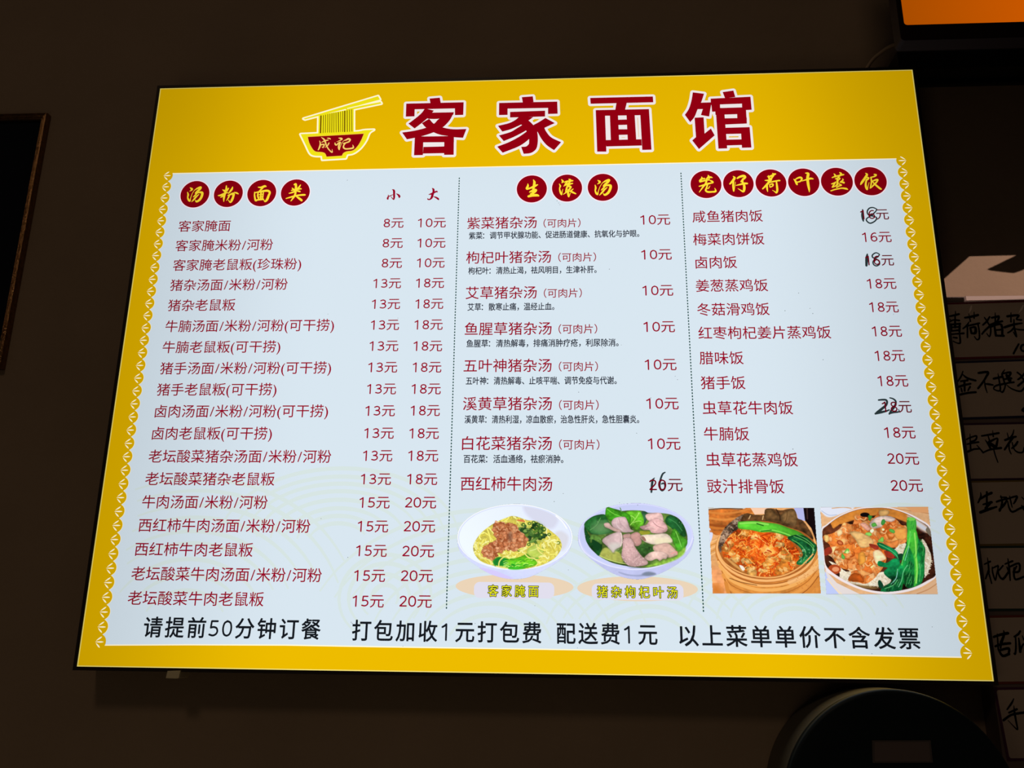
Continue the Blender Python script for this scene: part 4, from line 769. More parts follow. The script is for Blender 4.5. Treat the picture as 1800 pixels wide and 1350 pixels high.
# --- noodle bowl
I = Ink(1563, 1350, KS, 11)
BODY = "32,560 60,700 160,810 300,905 430,985 560,1030 680,1052 830,1050 960,1020 1100,950 1270,850 1420,720 1470,560 1460,470 1380,360 1240,240 1060,160 880,118 700,115 520,140 340,200 180,300 70,420"
I.poly(BODY, (208, 214, 248), noise=0.01, grad=(0, -0.03))
I.poly("300,905 430,985 560,1030 680,1052 740,1052 640,1000 480,940", (206, 196, 244))
I.ell(752, 528, 722, 412, (240, 243, 255))
I.ell(752, 531, 708, 402, (206, 214, 248))
I.ell(752, 536, 698, 398, (226, 234, 253), grad=(-0.05, 0.02))
cl = I.inside(ellipse_pts(752, 536, 692, 394))
I.poly("870,125 1100,170 1290,290 1230,420 1100,400 950,300 870,210", (208, 210, 228), soft=12, clip=cl)
I.poly("1250,480 1330,450 1420,520 1400,640 1330,700 1290,560", (212, 212, 222), soft=10, clip=cl)
I.line("1265,265 1340,330 1400,420", 14, (246, 248, 255))
NOO = "232,640 280,540 360,450 500,350 640,290 740,265 900,315 1010,330 1130,400 1250,490 1315,560 1335,660 1260,780 1130,860 1000,900 850,928 650,918 480,885 330,830 250,740"
I.poly(NOO, (214, 200, 86), noise=0.05, edge=0.15, ew=24)
nm = I.inside(NOO)
def noodles(n, mask, w=(13, 20), L=(140, 330), cols=((240, 230, 122), (230, 218, 100), (218, 204, 82), (246, 238, 150), (208, 194, 74))):
    for x, y in I.pick(mask, n):
        a = I.r.rand() * 6.28; c = I.r.randn() * 0.5; l = I.r.uniform(*L); P = []
        for i in range(5):
            P.append((x, y)); x += l / 5 * math.cos(a); y += l / 5 * math.sin(a) * 0.8; a += c
        col = I.col(cols, 7); wd = I.r.uniform(*w)
        I.line(P, wd + 5, col * 0.74, clip=mask, alpha=0.5)
        I.line(P, wd, col, hi=np.minimum(col * 1.12 + 8, 255), clip=mask)
noodles(240, nm)
SC_ = "790,420 850,360 900,380 960,400 1010,330 1090,380 1130,430 1110,560 1060,610 960,600 900,520 830,470"
sm_ = I.inside(SC_)
I.poly(SC_, (96, 130, 50), alpha=0.4, soft=16, noise=0.15)
for x, y in I.pick(sm_, 80):
    I.blob(x, y, I.r.uniform(12, 26), I.col([(52, 92, 40), (78, 122, 52), (36, 70, 34), (110, 150, 62)]), asp=I.r.uniform(1, 1.8), edge=0.3, ew=8)
for x, y in ((935, 360), (985, 345), (1080, 385), (925, 620), (1120, 430), (1180, 495), (800, 690), (1295, 600), (1085, 500), (860, 375)):
    I.ell(x, y, 24, 20, (70, 108, 42)); I.ell(x, y, 11, 9, (205, 210, 90))
MEAT = "475,400 540,340 640,365 760,370 800,450 870,500 905,560 880,650 800,670 740,700 620,680 560,730 480,800 440,800 345,735 345,680 430,610 520,560 500,480"
mm_ = I.inside(MEAT)
I.poly(MEAT, (184, 104, 62), noise=0.1)
for x, y in I.pick(mm_, 460):
    c = I.col([(226, 148, 100), (212, 128, 80), (238, 170, 124), (196, 112, 68), (170, 90, 52), (218, 136, 90)], 8)
    I.blob(x, y, I.r.uniform(11, 23), c, asp=I.r.uniform(1, 1.6), edge=0.26, ew=7)
I.poly("670,480 710,470 720,550 690,580 660,540", (120, 84, 66), alpha=0.7, soft=10)
I.poly("770,315 850,310 880,340 800,330", (214, 120, 70))
noodles(16, I.inside("500,760 620,690 760,690 880,640 900,700 800,760 640,770 540,800"))
I.poly("900,700 960,640 1080,608 1115,700 1100,760 1020,790 930,770", (196, 216, 96), edge=0.2, ew=24, noise=0.04)
I.line("940,700 1010,680 1070,640", 8, (228, 238, 150)); I.line("960,760 1030,730 1090,690", 7, (176, 200, 76))
LET = "478,830 545,780 640,790 680,800 760,790 850,760 900,735 980,800 1035,820 1030,870 930,905 800,930 680,925 620,880 520,890"
I.poly(LET, (104, 190, 34), edge=0.2, ew=20, noise=0.08)
I.poly("478,830 545,780 640,795 660,850 700,920 640,900 560,885 510,890", (28, 128, 44), noise=0.12, soft=6)
I.poly("640,880 740,840 850,880 880,905 790,930 690,925", (52, 160, 36), soft=8, noise=0.1)
for i in range(46):
    x = I.r.uniform(600, 1000); y = I.r.uniform(800, 905)
    I.line([(x, y), (x + 30, y - 14), (x + 60, y - 8)], I.r.uniform(5, 9), I.col([(160, 226, 60), (196, 236, 120), (80, 170, 36), (40, 140, 40)]), clip=I.inside(LET) if i == 0 else None)
noodles(18, I.inside("1040,640 1160,560 1290,580 1320,680 1240,800 1100,860 1050,780"), L=(110, 220))
for P in ("550,890 560,830 610,780 700,740", "860,715 920,780 1000,800 1040,850 1020,880", "1020,620 1050,700 1110,750", "520,890 600,910 660,915", "470,850 430,810 340,790 270,720"):
    I.line(P, 15, (226, 214, 110), hi=(244, 236, 160))
print_photo('food_photo', I, PIC[0], 'printed photo of a white bowl of dry noodles with minced pork and greens')

# --- pork and greens soup bowl
I = Ink(1563, 1350, KS, 23)
I.poly("48,560 70,650 150,750 270,850 420,950 560,1015 700,1050 840,1055 980,1020 1130,960 1300,860 1430,740 1490,600 1490,500 1420,370 1280,250 1100,160 930,115 760,103 580,118 400,160 230,245 110,350 60,440", (192, 196, 236), noise=0.01, grad=(0.0, -0.06))
I.poly("560,965 700,1000 830,1000 900,965 1010,985 1000,1000 850,1015 700,1010 610,990", (138, 146, 178), soft=5)
I.poly("850,990 930,960 1020,985 930,1012", (120, 130, 150), soft=6)
I.ell(770, 515, 722, 408, (206, 208, 244)); I.ell(770, 520, 700, 396, (196, 202, 240), grad=(0.04, 0.04))
I.line("62,560 110,690 230,790 420,880 640,925 830,930 1060,890 1280,790 1430,660 1480,540", 12, (222, 224, 252))
SOUP = "130,400 200,300 330,255 420,250 560,210 700,195 850,200 930,225 1100,230 1230,255 1330,320 1400,450 1415,590 1350,720 1200,830 1000,895 850,912 660,890 480,850 320,770 190,650 140,520"
I.poly(SOUP, (92, 124, 52), noise=0.16, edge=0.25, ew=30)
def leaf(P, c, vein=None, lt=None):
    I.poly(P, c, noise=0.13, edge=0.3, ew=16)
    if vein:
        I.line(vein, 9, np.array(lt or c) * 1.0, alpha=0.9)
leaf("850,205 920,230 900,330 860,370 830,280", (50, 92, 62))
leaf("125,375 200,290 300,250 390,250 425,320 480,420 480,470 300,500 200,480", (44, 122, 54), "200,440 280,380 330,290", (92, 166, 84))
I.poly("210,420 300,330 400,330 470,400 440,470 300,490", (108, 146, 96), alpha=0.75, soft=26)
leaf("130,390 200,520 330,560 350,640 320,770 200,650 145,560", (34, 98, 42))
leaf("640,220 740,200 830,210 875,350 800,440 740,420 690,350", (104, 188, 44), "700,380 760,310 815,225", (176, 228, 110))
I.line("740,350 790,330 840,330", 7, (176, 228, 110)); I.line("760,300 730,270 690,260", 7, (176, 228, 110))
leaf("390,230 410,155 500,175 600,205 700,260 690,350 560,300 460,330 400,280", (70, 166, 34), "410,175 500,240 640,290", (128, 206, 74))
I.line("575,165 585,190 590,215", 10, (80, 130, 60))
leaf("210,500 300,508 352,575 340,620 262,575 205,600", (120, 178, 76)); I.poly("225,560 270,575 330,625 300,700 240,640", (20, 62, 30))
I.poly("320,750 380,660 470,690 560,720 600,770 615,840 480,825 370,790", (170, 174, 84), noise=0.06, soft=4)
I.line("320,760 430,810 560,845 650,860", 12, (190, 206, 110))
I.poly("780,640 900,605 985,650 975,740 860,765 800,710", (52, 92, 40), noise=0.18, soft=6)
leaf("1140,300 1200,255 1300,300 1375,400 1395,520 1300,500 1220,420 1150,360", (34, 100, 48), "1180,300 1270,350 1350,450", (70, 140, 80))
leaf("1250,420 1330,500 1412,570 1395,650 1300,705 1240,600 1205,520", (78, 166, 42), "1270,460 1310,560 1340,650", (142, 210, 96))
I.poly("1200,760 1300,730 1390,650 1370,740 1250,820 1060,880 860,905 820,900 1000,860", (126, 168, 62), noise=0.14, soft=5)
I.poly("820,455 920,450 950,480 880,500 830,490", (150, 150, 46))
def pork(P, c, noise=0.05):
    I.poly([(a + 6, b + 14) for a, b in [tuple(map(float, q.split(','))) for q in P.split()]], (56, 66, 40), alpha=0.55, soft=8)
    I.poly(P, c, noise=noise, edge=0.22, ew=14, grad=(0, -0.12))
pork("600,510 690,480 710,540 640,560", (204, 160, 152))
pork("465,350 510,290 620,275 660,310 700,420 745,455 660,472 570,460 505,430", (214, 182, 184))
pork("375,360 430,350 480,400 570,440 575,470 500,455 440,425 385,400", (226, 186, 176))
I.line("560,300 580,360 640,420", 7, (184, 146, 154)); I.line("530,320 540,390 600,440", 5, (226, 204, 206))
pork("890,260 950,230 1080,230 1115,300 1100,340 940,330", (214, 176, 170), 0.08)
pork("820,400 900,375 950,320 1040,290 1110,330 1165,400 1150,460 1060,485 970,475 940,440 870,440", (206, 162, 160), 0.09)
I.line("985,340 1040,390 1120,420", 8, (176, 128, 130)); I.line("890,420 960,400 1010,420", 6, (232, 206, 196))
pork("350,570 440,500 580,465 605,560 590,640 520,680 490,720 460,690 410,640", (216, 186, 186))
I.poly("430,620 540,600 590,630 520,690 480,715", (206, 206, 196), alpha=0.7, soft=14)
I.line("585,475 600,560 585,640", 8, (240, 220, 208))
pork("705,500 780,465 830,500 842,600 790,642 735,620 715,560", (196, 148, 140))
pork("830,520 870,500 1000,495 1140,483 1210,535 1222,590 1110,608 1000,622 900,595 850,560", (226, 208, 188), 0.06)
I.poly("1010,560 1080,540 1210,560 1210,600 1100,610 1030,625", (238, 228, 188), alpha=0.8, soft=10); I.poly("835,525 870,520 900,570 870,575", (150, 110, 96))
pork("990,640 1080,612 1180,608 1275,700 1285,748 1180,785 1080,740 1000,700", (206, 168, 154), 0.06)
pork("880,780 960,715 1080,705 1165,745 1150,800 1110,800 1070,825 1030,800 960,825 900,810", (218, 184, 172), 0.07)
I.line("1210,740 1280,710 1285,745", 10, (232, 150, 146))
pork("615,550 700,540 745,600 760,650 850,770 918,830 905,872 800,895 700,890 640,850 592,770 605,660", (210, 170, 168), 0.05)
for x, y in I.pick(I.inside("615,550 700,545 740,600 760,650 850,770 915,830 900,870 800,895 700,890 640,850 595,770 605,660"), 150):
    I.blob(x, y, I.r.uniform(4, 8), I.col([(228, 196, 190), (188, 146, 148), (220, 182, 182)]), alpha=0.6)
for x, y in I.pick(I.inside(SOUP), 40):
    I.blob(x, y, I.r.uniform(3, 6), (226, 238, 200), alpha=0.35)
print_photo('food_photo', I, PIC[1], 'printed photo of a pale bowl of sliced pork soup with green leaves')

# --- bamboo steamer with cordyceps flower rice
I = Ink(1634, 1350, KS, 31)
FR = "113,160 1436,164 1520,1235 168,1232"
I.poly(FR, (226, 164, 104), sm=False, noise=0.05)
fr = np.clip(I.a, 0, 1).copy()
I.poly("160,900 330,1000 400,1240 160,1240", (224, 150, 96), clip=fr, soft=20, noise=0.06)
I.poly("170,1120 250,1130 300,1240 160,1240", (206, 118, 44), clip=fr, soft=30)
for i in range(5): I.line([(120, 600 + 40 * i), (200, 570 + 38 * i), (260, 540 + 36 * i)], 16, (206, 138, 62) if i % 2 else (240, 186, 120), clip=fr)
I.poly("100,400 150,420 170,500 140,600 100,640", (210, 216, 244), sm=True, clip=fr)
I.poly("100,170 700,170 705,210 640,330 460,420 300,490 180,490 110,330", (188, 104, 42), clip=fr, noise=0.1)
for y, c in ((215, (214, 132, 60)), (290, (222, 142, 66)), (370, (150, 72, 26)), (400, (206, 120, 48)), (450, (196, 108, 40))):
    I.line([(110, y), (300, y + 22), (520, y - 6), (700, y - 70)], 26, c, clip=fr, alpha=0.8)
I.poly("110,158 560,160 500,185 330,175 120,190", (206, 200, 190), clip=fr); I.line("120,186 300,172 540,178", 12, (84, 52, 34), clip=fr)
I.poly("640,165 880,165 860,240 700,260", (240, 196, 164), clip=fr, sm=False)
I.poly("1180,165 1330,165 1320,330 1230,300 1220,250", (176, 180, 226), clip=fr, sm=False)
I.poly("1300,164 1440,160 1475,620 1400,420 1320,320", (20, 10, 12), sm=False, clip=fr)
I.line("1345,170 1350,300", 16, (60, 40, 36), clip=fr)
I.poly("200,640 205,760 260,900 330,1120 390,1240 1530,1240 1490,900 1478,640", (214, 138, 62), sm=False, clip=fr, noise=0.05, grad=(0.05, -0.12))
for k_, (dy, c, w) in enumerate([(55, (150, 78, 28), 12), (75, (240, 176, 104), 30), (130, (236, 170, 92), 40), (190, (176, 100, 38), 9), (240, (226, 150, 72), 40), (292, (150, 80, 30), 10), (340, (212, 134, 58), 46)]):
    I.line([(215 + dy * .35, 760 + dy), (400, 935 + dy), (640, 1035 + dy), (850, 1060 + dy), (1100, 1025 + dy), (1340, 900 + dy), (1490, 720 + dy)], w, c, clip=fr)
I.line("380,1040 520,1090 720,1128", 7, (84, 40, 14), clip=fr); I.line("1130,1090 1300,1020 1480,900", 60, (240, 188, 130), clip=fr, alpha=0.6)
for x, y in I.pick(I.inside("1200,1000 1480,860 1510,1100 1300,1200"), 60): I.blob(x, y, 7, (190, 110, 50), alpha=0.4)
I.ell(838, 670, 635, 432, (190, 112, 48), clip=fr); I.ell(838, 664, 628, 424, (240, 178, 110), clip=fr); I.ell(838, 656, 604, 402, (168, 96, 40), clip=fr, noise=0.06)
I.poly("245,600 300,440 420,320 560,240 640,250 560,330 470,440 380,520 300,640 270,720 250,690", (140, 112, 90), clip=fr, noise=0.3)
for x, y in I.pick(I.inside("255,600 300,450 420,330 550,250 520,340 400,480 300,620 270,680"), 110): I.blob(x, y, I.r.uniform(5, 14), I.col([(96, 66, 50), (182, 160, 140), (70, 46, 34)]), alpha=0.6)
LF = "560,240 700,250 820,245 830,185 900,172 1020,195 1100,180 1185,182 1225,290 1300,330 1400,480 1420,560 1300,470 1100,400 900,340 700,330 520,350 480,420"
I.poly(LF, (88, 58, 32), clip=fr, noise=0.2)
I.poly("820,190 900,175 960,240 1020,260 1000,320 900,310 830,320", (112, 80, 46), clip=fr, noise=0.15, edge=0.4, ew=20)
I.poly("1020,260 1100,200 1185,185 1220,280 1200,390 1100,370 1020,330", (122, 90, 54), clip=fr, noise=0.15, edge=0.4, ew=20)
I.line("960,180 1000,250 1010,320", 10, (46, 26, 14), clip=fr); I.line("1100,200 1090,300 1060,350", 7, (86, 58, 30), clip=fr)
I.line("640,260 620,300", 12, (206, 170, 120), clip=fr); I.line("800,265 790,310", 12, (206, 170, 120), clip=fr)
FD_ = "290,720 300,640 370,520 470,440 600,430 740,450 900,480 1060,500 1150,590 1230,680 1260,780 1230,880 1150,950 1000,1000 860,1020 740,1015 600,970 500,880 400,830 310,790"
I.poly(FD_, (196, 84, 24), clip=fr, noise=0.16)
fm = I.inside(FD_)
def strands(n):
    for x, y in I.pick(fm, n):
        a = I.r.rand() * 6.28; c = I.r.randn() * 0.35; l = I.r.uniform(70, 190); P = []
        for i in range(4): P.append((x, y)); x += l / 4 * math.cos(a); y += l / 4 * math.sin(a) * .8; a += c
        I.line(P, I.r.uniform(8, 14), I.col([(206, 66, 16), (232, 112, 28), (240, 150, 56), (178, 46, 12), (246, 180, 90), (222, 88, 20)], 8), clip=fm)
strands(330)
for x, y, r, a in ((560, 490, 60, 1.3), (380, 600, 58, 1.2), (340, 680, 50, 1.2), (580, 660, 40, 1.7), (850, 690, 74, 1.4), (1060, 770, 82, 1.2), (900, 800, 54, 1.6), (470, 800, 56, 1.4), (600, 830, 54, 1.3), (850, 880, 50, 1.5), (670, 960, 66, 1.3), (1060, 920, 80, 1.2), (1000, 520, 44, 1.5), (1180, 860, 46, 1.3), (720, 530, 36, 1.8), (420, 740, 46, 1.3), (1020, 620, 34, 2.0), (790, 940, 40, 1.4)):
    c = I.col([(236, 160, 74), (230, 146, 58), (240, 178, 96), (224, 138, 58)], 4)
    for q in range(5):
        I.blob(x + I.r.randn() * r * .35, y + I.r.randn() * r * .28, r * I.r.uniform(.45, .7), c + I.r.randn() * 10, asp=a, rot=I.r.uniform(-.6, .6), jag=0.38, noise=0.14, edge=0.24, ew=10, clip=fr)
    for q in range(2): I.blob(x + I.r.randn() * r * .25, y - 6 + I.r.randn() * r * .2, r * .26, (248, 206, 134), asp=1.5, jag=.4, alpha=0.65, clip=fr)
strands(55)
I.poly("325,790 350,780 440,850 575,965 540,965 420,880", (222, 158, 84), sm=False, edge=0.2, ew=10); I.poly("500,880 545,890 570,930 540,945", (236, 226, 210))
I.poly("485,350 500,336 700,328 830,345 980,365 1130,420 1240,460 1330,530 1300,600 1180,560 1060,505 900,465 780,470 640,440 495,420", (86, 188, 50), clip=fr, edge=0.25, ew=22, noise=0.05, grad=(-0.25, -0.15))
I.line("510,360 680,350 860,370", 22, (150, 226, 96), clip=fr, alpha=0.8); I.line("760,450 900,440 1060,480 1180,530", 16, (128, 216, 84), clip=fr)
I.line("720,360 800,385", 14, (36, 98, 28), clip=fr); I.line("770,455 900,440", 10, (36, 98, 28), clip=fr)
I.poly("1100,540 1200,500 1330,520 1420,590 1468,640 1450,740 1360,850 1240,875 1215,840 1290,760 1270,680 1200,610", (26, 108, 56), clip=fr, edge=0.25, ew=16, noise=0.22)
for P in ("1180,520 1300,570 1400,640 1430,720", "1220,500 1340,560 1430,640", "1160,560 1280,640 1330,740 1290,830", "1430,640 1400,760 1300,850"):
    I.line(P, 9, (104, 190, 92), clip=fr, alpha=0.85)
for x, y in I.pick(I.inside("1250,740 1350,650 1440,690 1360,840 1240,860"), 50): I.blob(x, y, I.r.uniform(5, 11), I.col([(90, 170, 110), (16, 78, 40), (150, 210, 160)]), alpha=0.7, clip=fr)
I.line([(232, 700), (300, 830), (430, 930), (600, 1000), (840, 1035), (1060, 1005), (1260, 900), (1420, 740)], 16, (236, 172, 102), clip=fr)
I.a[:] = fr
print_photo('food_photo', I, PIC[2], 'printed photo of a bamboo steamer of orange cordyceps flower rice with a green stem')

# --- steamer of braised pork rice with bok choy
I = Ink(1705, 1350, KS, 47)
FR = "90,156 1440,150 1562,1240 168,1240"
I.poly(FR, (226, 176, 128), sm=False, noise=0.03)
fr = np.clip(I.a, 0, 1).copy()
I.line("1000,170 1450,235", 8, (190, 130, 84), clip=fr); I.poly("1150,150 1440,150 1450,225 1250,220", (222, 160, 108), sm=False, clip=fr)
I.poly("90,155 520,155 300,260 190,280 120,230", (222, 226, 240), clip=fr, soft=4); I.line("110,200 200,255 300,250", 8, (170, 184, 214), clip=fr); I.line("240,170 380,158 480,170", 10, (214, 160, 104), clip=fr)
I.poly("150,960 200,1000 330,1150 420,1240 160,1240", (188, 200, 246), sm=False, clip=fr)
I.poly("150,930 300,1100 600,1245 330,1245 200,1080", (226, 216, 214), clip=fr, sm=False); I.line("180,1050 280,1170 360,1240", 16, (240, 218, 190), clip=fr)
I.poly("1560,1040 1400,1160 1200,1245 1570,1245", (222, 178, 138), sm=False, clip=fr); I.line("1300,1235 1440,1180 1560,1100", 12, (196, 140, 96), clip=fr)
RIM = "112,450 160,380 330,260 560,170 760,150 950,155 1150,215 1330,300 1480,420 1530,700 1560,980 1440,1100 1250,1190 1020,1235 830,1235 620,1190 420,1110 250,1010 150,900"
I.poly(RIM, (238, 226, 228), clip=fr); 
INN = "120,460 180,385 340,270 560,185 760,165 950,172 1150,230 1320,320 1462,430 1500,700 1540,980 1430,1070 1240,1160 1010,1205 830,1205 630,1165 440,1085 270,985 165,880 140,700"
I.poly(INN, (64, 30, 18), clip=fr, noise=0.25)
inn = I.inside(INN) * fr
I.poly("120,460 180,385 340,270 560,185 760,165 950,172 1150,230 1330,330 1470,440 1430,480 1300,400 1130,330 950,270 760,260 560,300 330,380 250,420 200,330 130,520", (212, 132, 52), clip=inn, noise=0.06, soft=4)
I.poly("1180,260 1330,330 1470,440 1420,470 1300,400", (206, 206, 214), clip=inn, soft=10); I.poly("1410,430 1470,380 1480,520 1430,480", (120, 108, 92), clip=inn)
I.line("190,330 230,400 260,440", 16, (120, 62, 30), clip=inn); I.poly("120,450 200,340 260,430 330,370 380,370 370,420 200,520 130,600", (88, 44, 26), clip=inn, noise=0.2)
I.poly("200,820 260,830 330,930 330,1040 440,1100 560,1120 420,1090 250,980", (60, 26, 16), clip=inn)
for P in ("200,830 300,870 420,960 540,920 700,1000 900,960 980,1060 900,1130 700,1140 480,1110 340,1060 330,960", "1360,560 1420,620 1480,790 1440,960 1400,1010 1380,800", "1030,680 1120,590 1170,640 1100,760 1050,740"):
    I.poly(P, (226, 214, 190), clip=inn, noise=0.07)
    for x, y in I.pick(I.inside(P) * inn, 170):
        a = I.r.rand() * 3.14; I.line([(x, y), (x + 22 * math.cos(a), y + 22 * math.sin(a))], 8, I.col([(244, 238, 224), (214, 198, 168), (232, 220, 196), (196, 176, 144)], 5), clip=inn)
I.poly("330,1060 480,1110 700,1140 820,1160 700,1170 480,1130", (150, 120, 70), clip=inn, soft=8)
ST = "135,560 140,510 250,480 340,420 390,350 500,370 530,250 620,270 760,290 830,200 940,200 940,260 1030,300 1110,380 1170,400 1170,580 1080,620 1040,660 960,640 900,720 920,800 880,900 820,980 760,1050 660,1110 560,1090 440,1070 480,960 330,900 240,780 150,720 220,640"
I.poly(ST, (206, 112, 44), clip=inn, noise=0.14)
stm = I.inside(ST) * inn
CC = [(236, 148, 78), (228, 126, 52), (242, 170, 102), (212, 104, 38), (246, 188, 128), (232, 138, 70), (222, 118, 50)]
for x, y in I.pick(stm, 150):
    c = I.col(CC, 8); I.blob(x, y, I.r.uniform(30, 66), c, asp=I.r.uniform(1, 2.0), jag=0.38, noise=0.1, edge=0.24, ew=14, clip=stm, grad=(0, -0.2))
for x, y in I.pick(stm, 120):
    c = I.col(CC, 8) * 1.06; I.blob(x, y, I.r.uniform(10, 26), c, asp=I.r.uniform(1, 2.4), jag=0.4, edge=0.2, ew=7, clip=stm, alpha=0.75)
for x, y in I.pick(stm, 60):
    a = I.r.rand() * 6.28; I.line([(x, y), (x + 40 * math.cos(a), y + 40 * math.sin(a)), (x + 70 * math.cos(a + .7), y + 70 * math.sin(a + .7))], I.r.uniform(7, 14), I.col([(178, 74, 20), (160, 60, 16), (250, 206, 150)]), clip=stm, alpha=0.7)
for P, c in (("710,350 800,280 930,262 1030,300 980,340 880,330 860,400 740,420", (238, 210, 196)), ("460,470 560,460 700,520 760,590 720,640 600,660 530,560", (240, 190, 120)), ("750,720 830,690 915,790 850,830 790,860", (246, 206, 160)), ("590,370 650,350 720,420 680,450", (244, 176, 150)), ("830,195 945,195 940,250 840,265", (240, 186, 112)), ("860,560 960,590 1070,560 1060,640 980,660 900,610", (220, 130, 64)), ("300,460 350,430 370,480 320,520", (246, 206, 150)), ("140,510 190,505 205,570 160,590", (246, 198, 120)), ("570,740 640,720 660,830 580,880", (226, 150, 60)), ("440,1060 500,980 600,1000 640,1090 540,1080", (204, 92, 28)), ("1000,440 1160,410 1165,540 1060,560", (236, 160, 76))):
    I.poly(P, c, clip=inn, noise=0.09, edge=0.3, ew=14)
I.ell(650, 250, 58, 28, (16, 10, 12), clip=inn); I.ell(340, 600, 44, 30, (170, 72, 32), rot=.5); I.ell(340, 600, 26, 15, (214, 120, 70), rot=.5)
I.ell(270, 930, 80, 60, (176, 72, 34), clip=inn); I.ell(285, 930, 44, 30, (232, 150, 104), clip=inn)
for P in ("140,690 220,650 240,720 150,760", "890,700 1000,730 1010,790 930,780", "710,610 820,640 800,690 720,650"): I.poly(P, (142, 46, 30), clip=inn, noise=0.1)
for x, y in ((770, 375), (700, 490), (715, 285), (420, 705), (375, 770), (855, 565), (990, 455), (880, 345)):
    I.blob(x, y, 26, I.col([(92, 180, 70), (140, 214, 90), (60, 150, 60)]), asp=1.4, edge=0.3, ew=8)
I.blob(740, 450, 22, (236, 244, 214)); I.blob(430, 715, 16, (214, 246, 150)); I.blob(880, 435, 14, (244, 246, 190))
G1, G2, G3 = (16, 104, 58), (26, 148, 66), (70, 196, 66)
I.poly("800,610 840,595 940,640 1030,690 1080,760 1090,830 1030,770 960,710 850,670", G1, clip=inn, noise=0.2, edge=0.2); I.line("830,620 930,670 1030,740 1070,800", 9, (90, 190, 120), clip=inn)
I.poly("810,840 840,825 920,850 1000,800 1060,800 1090,860 1050,940 1000,1060 900,1000 890,950 930,910 820,890", G1, clip=inn, noise=0.22, edge=0.2)
I.poly("1060,750 1120,735 1120,800 1080,820", (20, 66, 40), clip=inn)
I.poly("812,1085 840,1065 880,1130 860,1170 825,1150", (18, 66, 44), clip=inn)
BK = "1175,300 1220,285 1285,310 1290,440 1320,540 1390,640 1405,700 1395,820 1390,1000 1350,1110 1280,1150 1180,1160 1130,1110 1100,1200 980,1225 850,1215 880,1150 990,1080 1040,940 1100,850 1130,720 1170,600 1180,440"
I.poly(BK, G2, clip=inn, noise=0.12, edge=0.25, ew=18)
I.poly("1175,300 1220,285 1285,310 1290,440 1250,470 1180,440", (72, 184, 62), clip=inn, edge=0.2, ew=14); I.ell(1228, 305, 52, 22, (118, 208, 84))
I.poly("1190,450 1290,450 1310,600 1300,760 1320,900 1290,1120 1260,1120 1270,850 1230,700 1180,620", (78, 200, 60), clip=inn, noise=0.05, soft=4)
I.line("1270,480 1285,640 1290,800 1300,950 1290,1100", 18, (150, 232, 100), clip=inn); I.line("1215,460 1200,600 1140,760 1110,880", 14, (120, 220, 96), clip=inn)
I.poly("1150,900 1220,830 1260,900 1260,1120 1180,1150 1140,1080", (16, 96, 44), clip=inn, noise=0.25, soft=5); I.poly("1310,650 1390,700 1390,830 1350,820", (20, 120, 52), clip=inn, noise=0.15)
I.poly("880,1150 990,1080 1050,940 1110,880 1130,960 1100,1080 1090,1190 980,1220 860,1210", (18, 118, 62), clip=inn, noise=0.25, soft=3)
I_BK = I.inside(BK) * inn
for P, c in (("1180,880 1130,960 1110,1060 1070,1150", (130, 220, 160)), ("1060,930 1040,1040 980,1110", (170, 226, 220)), ("1330,860 1340,960 1330,1080", (110, 206, 120)), ("900,1170 1000,1130 1060,1060", (110, 200, 130)), ("1200,640 1180,720 1150,820", (150, 226, 190)), ("1350,560 1380,660 1370,760", (60, 170, 80))):
    I.line(P, 10, c, clip=inn, alpha=0.8)
for x, y in I.pick(I.inside(BK) * inn, 90):
    I.line([(x, y), (x - 6, y + 26), (x - 16, y + 50)], I.r.uniform(4, 8), I.col([(110, 206, 120), (10, 88, 44), (60, 176, 80)]), alpha=0.5, clip=I_BK)
I.a[:] = fr
print_photo('food_photo', I, PIC[3], 'printed photo of braised pork rice in a steamer with green bok choy')


# ---------------------------------------------------------------- small things of the menu box
bm = bmesh.new()
lo, hi = TAB[3], TAB[1]
ps = [(TAB[0][0], TAB[0][1] + 0.8), (TAB[1][0], TAB[1][1] + 0.8), tuple(TAB[2]), (TAB[2][0] - 3.0, TAB[2][1] - 0.8), tuple(TAB[3])]
fr_ = [bm.verts.new(wp(p[0], p[1], 64)) for p in ps]
bk_ = [bm.verts.new(wp(p[0] + 1.5, p[1], 34)) for p in ps]
bm.faces.new(fr_); bm.faces.new(bk_[::-1])
for i in range(len(ps)):
    j = (i + 1) % len(ps); bm.faces.new([fr_[i], fr_[j], bk_[j], bk_[i]])
adopt(link('mounting_tab', bm_mesh('mounting_tab', bm), solid('beige_plastic', (0.95, 0.85, 0.55), 0.5), None, label='beige plastic tab'), MENU)

